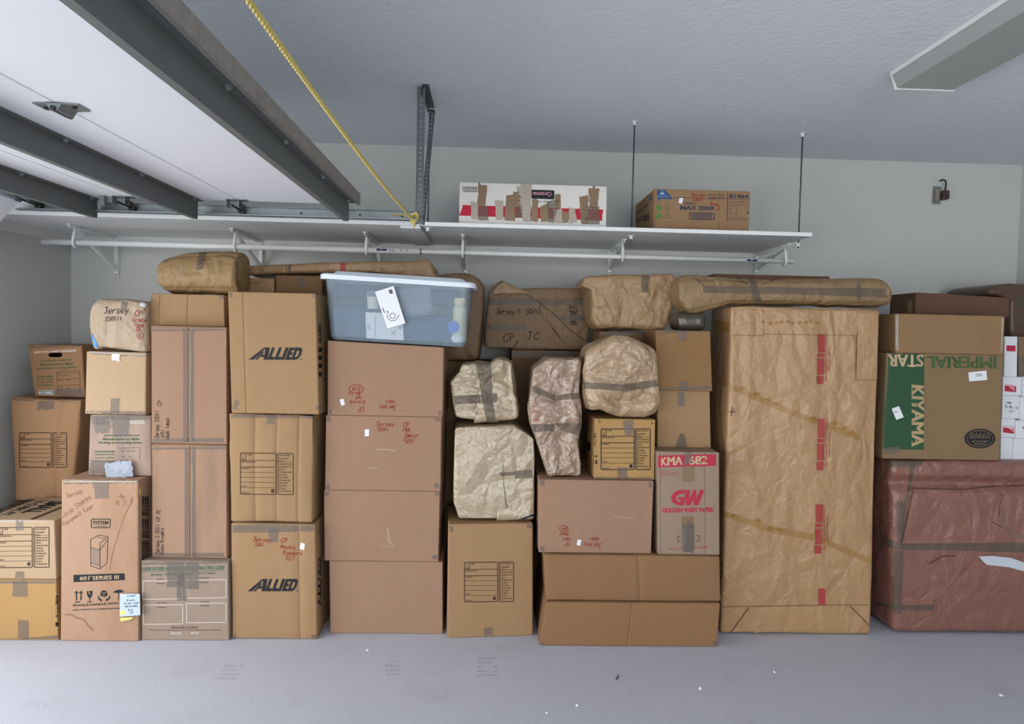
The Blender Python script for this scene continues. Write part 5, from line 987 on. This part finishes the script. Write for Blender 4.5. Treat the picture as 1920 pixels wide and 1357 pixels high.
def serif(t_, xs, y0, y1): return [line([(x-3.2, yy), (x+3.2, yy)], 1.4) for x in xs for yy in (y0, y1)]
def slab_caps(xlist, y0, y1): return merge([line([(x-3, y0+.7), (x+3, y0+.7)], 1.5) for x in xlist]+[line([(x-3, y1-.7), (x+3, y1-.7)], 1.5) for x in xlist])
GB.lay('printed_words', *merge([fat(rtext('IMPERIAL', 1738, 668, 1867, 690, 0), 1.1), line([(1858, 669), (1870, 669)], 1.5), line([(1858, 690), (1870, 690)], 1.5), line([(1833, 689), (1842, 689)], 1.4), line([(1770, 689), (1780, 689)], 1.4), line([(1770, 669), (1780, 669)], 1.4), line([(1748, 688), (1756, 688)], 1.4)]), TG, .0016)
GB.lay('printed_words', *merge([fat(rtext('STAR', 1666, 664.5, 1730, 687, 0), 1.1), line([(1706, 687), (1716, 687)], 1.4), line([(1682, 664.5), (1690, 664.5)], 1.4), line([(1664, 665), (1671, 665)], 1.4)]), CREAM, .0016)
GB.lay('printed_words', *merge([fat(text('KIYAMA', [(1732, 724), (1732, 836), (1709, 836), (1709, 722)], 0), 0, 1.3), line([(1709.7, 722), (1709.7, 740)], 1.5), line([(1709.7, 826), (1709.7, 836)], 1.5)]), mat('print_tan_letter', 'b39a72'), .0016)
GB.lay('printed_seal', *merge([disc(1837, 822, 29, 18.5, 36, inner=.86), disc(1837, 822, 24, 14.5, 30)]), INK, .0012)
GB.lay('printed_seal', *merge([line([(1818+k*3.6, 822), (1820+k*3.6, 814-3*(k % 2))], .9) for k in range(11)]+[text('RESTAURANT EQUIPMENT', (1822, 826, 1853, 829), .01), text('TRADITION', (1826, 831, 1848, 833.5), .01)]), mat('print_seal_tan', '9c8464'), .0019)
tapes(GB, [[(1662, 838), (1686, 838), (1680, 850), (1656, 850)]], TAPEG, 3, .002, torn=1)
GB.patch('sticker', [(1671.5, 766), (1685, 761), (1694, 782), (1680, 787)], STICK, 9, .0024); GB.patch('sticker', [(1815, 698), (1849, 694.5), (1850.5, 712), (1816.5, 715)], STICK, 9, .0024)
note(GB, [scrawl('Kit', 1677, 773, 5, .9, -10), scrawl('St', 1678, 778, 4, .8, -10)], mat('ink_grey', '55585e')) if False else None
GB.lay('sticker_writing', *merge([scrawl('Ko', 1677, 774, 4, .7, -12), scrawl('5501', 1828, 706, 5, .8, -4)]), mat('ink_grey', '55585e'), .003)
LX = Body('cardboard_box', 'long shallow tan carton lying on the green lettered carton', 'box', (1680, 588), (1885, 592), (1882, 661), (1680, 655), 3.44, .4, GB.z, m=board('tan_right', '8f7252'), r=.006, bulge=.004)
tapes(LX, [[(1679, 588), (1684, 588), (1684, 656), (1679, 655)], [(1878, 592), (1885, 592), (1882, 660), (1876, 660)]], TAPEC, 4, .0012, torn=.6)
DKb = Body('cardboard_box', 'dark brown carton at the back on the shallow tan carton', 'box', (1718, 548), (1893, 558), (1893, 592), (1716, 590), 3.60, .24, LX.z, m=board('dark_brown', '62493b'), level='b')
tapes(DKb, [[(1702, 565), (1711, 562), (1711, 586), (1702, 588)]], TAPEB, 4, .0014)
Q0 = Body('cardboard_box', 'carton standing against the back wall behind the white mailing boxes', 'box', (1880, 634), (1972, 634), (1972, 1000), (1880, 1000), 4.0, .4, 0, m=DCARD)
FR = Body('wrapped_bundle', 'dark brown wrapped bundle at the top right edge of the pile', 'bundle', (1855, 538), (1975, 534), (1975, 634), (1893, 633), 3.96, .4, Q0.z, r=.03, step=.012, m=mat('dark_brown_wrap', '5b4638', rough=.4, var=.15, vscale=8), T=((1862, 535), (1900, 530)), L=((1853, 552), (1880, 556), (1894, 566)), cr=.006, cs=8, seed=95)
tapes(FR, [[(1905, 555), (1925, 555), (1925, 575), (1905, 578)], [(1900, 600), (1925, 602), (1925, 612), (1900, 610)]], TAPE, 4, .002, torn=1)
# white mailing boxes at the frame edge
mz = PK.z
def mailer(x0, y0, x1, y1, Y, d, z0, label, red=None, right=None):
    b = Body('mailing_box', label, 'box', (x0, y0), (x1, y0+1), (x1-1, y1+1), (x0-1, y1), Y, d, z0, m=USP, r=.003, bulge=.001, group='white mailing boxes at the right edge')
    if red:
        b.patch('red_band', red, REDP, 6, .0009)
    return b
m1 = mailer(1877, 820, 1900, 861, 3.50, .3, mz-.004, 'plain white mailing box at the bottom of the left pile by the green lettered carton')
m2 = mailer(1878, 784, 1904, 819, 3.50, .3, m1.z, 'white mailing box with slanted red flag, lower of the two flagged ones', [(1876, 800), (1901, 804), (1901, 813), (1876, 810)])
m3 = mailer(1880, 741, 1912, 783, 3.50, .3, m2.z, 'white mailing box with faint handwriting between the two flagged mailing boxes')
m4 = mailer(1881, 706, 1916, 740, 3.50, .3, m3.z, 'white mailing box with slanted red flag, upper of the two flagged ones', [(1879, 722), (1905, 724), (1905, 735), (1879, 733)])
m5 = mailer(1884, 630, 1908, 705, 3.50, .3, m4.z, 'upright white mailing box with full red band, topmost of the left pile', [(1883, 647), (1909, 648), (1909, 659), (1883, 658)])
for b, y in ((m2, 800), (m4, 722)):
    b.lay('printed_flag', *merge([([(1890, y+2), (1902, y+3), (1902, y+12)], [(0, 1, 2)]), line([(1879, y-2), (1902, y)], 1)]), STICK if False else mat('print_pink', 'd88a94'), .0016)
m3.lay('handwriting', *merge([scrawl('To The Old', 1883, 764, 5, .8, 6, adv=.6), scrawl('Kit', 1892, 773, 4, .8), scrawl('Maker', 1887, 756, 4, .7, 5, adv=.6)]), mat('ink_grey', '55585e'), .0012)
n1 = mailer(1901, 822, 1975, 864, 3.49, .3, mz-.004, 'white mailing box at the frame edge, bottom of the right pile')
n2 = mailer(1905, 788, 1970, 821, 3.49, .3, n1.z, 'greyish white mailing box with faint red print, second in the right pile', [(1917, 800), (1925, 800), (1925, 803), (1917, 803)])
n3 = mailer(1914, 744, 1975, 787, 3.49, .3, n2.z, 'white mailing box at the frame edge, third from the bottom of the right pile')
n4 = mailer(1919, 706, 1975, 743, 3.49, .3, n3.z, 'topmost white mailing box of the right pile, under the brown taped carton')
n5 = Body('cardboard_box', 'brown carton with shiny tape on the right pile of white mailing boxes', 'box', (1909, 631), (1985, 632), (1985, 705), (1911, 705), 3.51, .28, n4.z, m=board('brown_edge', '7c6553'))
tapes(n5, [[(1911, 668), (1925, 668), (1925, 704), (1911, 704)]], TAPEG, 3, .0015, torn=1)
# ================================================================== on the shelf
XM = Body('cardboard_box', 'long white carton with red stripe patched with many tape strips, on the shelf', 'box', (862, 341), (1138, 349), (1137, 421), (860, 414), 3.70, .42, ZT, m=WHC, r=.004, bulge=.003)
XM.patch('red_stripe', [(861, 384), (1137, 393), (1137, 414), (861, 404)], mat('print_crimson', 'b3122f'), 8, .0008)
XM.patch('black_label', [(996.5, 355.5), (1039.5, 357), (1039, 374), (996.5, 372)], INK, 8, .0012)
XM.lay('label_letters', *rtext('Christmas', 999, 360, 1034, 368, .01), mat('print_rose', 'd59aa8'), .0018)
XM.lay('printed_words', *merge([rtext('TREE HOME', 998, 376, 1032, 380, 0), line([(868, 350.5), (897, 351.5), (897, 359.5), (868, 359), (868, 350.5)], 1.1)]+[line([(872+k*1.7, 352), (872+k*1.7, 358)], .5+.5*(k % 3 == 0)) for k in range(14)]), INK, .0012)
for q, m_ in (([(897, 342), (914, 342.5), (910, 386), (895, 386)], TAPEB), ([(882, 378), (896, 379), (896, 411), (884, 411)], TAPEC), ([(895, 386), (915, 386), (916, 413), (897, 413)], TAPE), ([(928, 376), (944, 376), (944, 412), (930, 412)], TAPEC),
              ([(949, 367), (964, 365), (966, 414), (946, 413)], TAPEB), ([(962, 359), (976, 360), (978, 388), (965, 388)], TAPEB), ([(966, 388), (979, 388), (980, 408), (967, 408)], TAPE), ([(967, 345), (997, 346), (994, 416), (980, 415)], TAPEC), ([(998, 372), (1009, 374), (1009, 416), (995, 415)], TAPEB),
              ([(1012, 388), (1028, 380), (1029, 416), (1014, 416)], TAPEB), ([(1026, 378), (1047, 374), (1040, 417), (1028, 417)], TAPE), ([(1040, 364), (1051, 365), (1051, 390), (1042, 392)], TAPEB), ([(1039, 392), (1054, 392), (1054, 418), (1038, 418)], TAPEC), ([(1054, 396), (1066, 398), (1066, 418), (1054, 418)], TAPEB), ([(1066, 388), (1078, 392), (1082, 416), (1068, 419)], TAPEC),
              ([(1086, 369), (1103, 366), (1102, 420), (1090, 419)], TAPEB), ([(1103, 348), (1124, 349), (1120, 392), (1106, 390)], TAPEB), ([(1091, 386), (1124, 388), (1124, 421), (1090, 420)], TAPE)):
    XM.patch('tape', q, m_, 5, .0022, torn=.8)
GP = Body('cardboard_box', 'tan carton with blue corner logo and green dots, right box on the shelf', 'box', (1227, 353), (1407, 359), (1404, 429), (1226, 421), 3.74, .48, ZT, m=SHC, r=.005, bulge=.003, cx=(1231, 1350))
GP.lay('printed_logo', *merge([([(1232, 356), (1248, 356.5), (1262, 374), (1238, 372.5), (1235, 378), (1232, 372)], [(0, 1, 2, 3, 4, 5)])]), BLUEP, .001)
GP.lay('printed_logo', *merge([([(1236.5, 364.5), (1241.5, 358), (1247, 365)], [(0, 1, 2)]), text('Georgia-Pacific', (1232, 367, 1254, 369.5), .01)]), mat('print_light_blue', '8fa9c4'), .0016)
GP.lay('printed_logo', *merge([disc(1235, 389.5, 5.6, 6, 24), disc(1235, 404.5, 5.6, 6, 24)]), mat('print_leaf_green', '4f7a34'), .001)
GP.lay('printed_words', *merge([text('recycled', (1243, 387, 1256, 389.5)), text('ECO LOGO', (1243, 391, 1256, 394)), text('compostable', (1243, 402, 1257, 404.5)), text('less waste more', (1243, 406, 1262, 409)), disc(1251, 384.5, 2, 1.2, 8), disc(1251, 399.8, 2, 1.2, 8)]), GREENINK, .001)
NAV = mat('ink_indigo', '2b2c45', rough=.6)
bc = [line([(1293, 399), (1339, 400), (1339, 411.5), (1293, 411), (1293, 399)], 1.7)]+[line([(1297+k*1.45, 401), (1297+k*1.45, 410)], (.9, .5, .7)[k % 3]) for k in range(27)]
GP.lay('printed_words', *merge([text('MAX 2000', [(1276, 385), (1337.5, 386.5), (1337.5, 394.5), (1275, 393.5)], .035), text('COMPACT', [(1279, 379), (1306, 379.5), (1306, 383.5), (1279, 383)], .02), text('81464', [(1367, 363), (1403.5, 364.5), (1403.5, 372.5), (1367, 371.5)], .035), text('Bathroom Tissue', (1327, 363.5, 1359, 366.5), .01), text('Coreless Rolls', (1327, 368.5, 1359, 371.5), .01), line([(1364, 360), (1363.5, 416)], 1.1), line([(1262, 370), (1405, 374.5)], .8), line([(1367, 384), (1403, 385)], .7), line([(1367, 408), (1403, 409)], .7), text('QTY ROLLS PER CASE 18', (1367, 378, 1402, 380.5)), text('MADE IN U.S.A. 1500', (1367, 411, 1400, 413.5)), line([(1369, 386), (1381, 386.5), (1381, 401), (1369, 400.5), (1369, 386)], .6), ([(1403, 395), (1403, 402), (1399.5, 398.5)], [(0, 1, 2)])]+bc), NAV, .001)
note(GP, [scrawl('Jersen', 1295, 369, 7, 1.1, 0), scrawl('55011', 1298, 377, 6, 1.0), scrawl('CP', 1332, 375, 6, 1), scrawl('Bowls', 1331, 384, 5.5, 1, 5, adv=.6), ringline(1343, 389, 5, 5, 1.1)], REDPEN)
GP.patch('sticker', [(1274, 371), (1281, 371.5), (1279, 382), (1272, 380)], STICK, 9, .0016)
GP.lay('side_lettering', *merge([text('Georgia-Pacific', [(1190, 400), (1216, 380), (1216, 386), (1190, 406)], .03), text('MAX 2000', [(1190, 410), (1218, 399), (1218, 413), (1190, 418)], .04)]), mat('ink_brown_dark', '3b2c20'), .0012)
GP.patch('printed_logo', [(1218, 372), (1223, 363), (1223, 375), (1218, 378)], BLUEP, 5, .001)
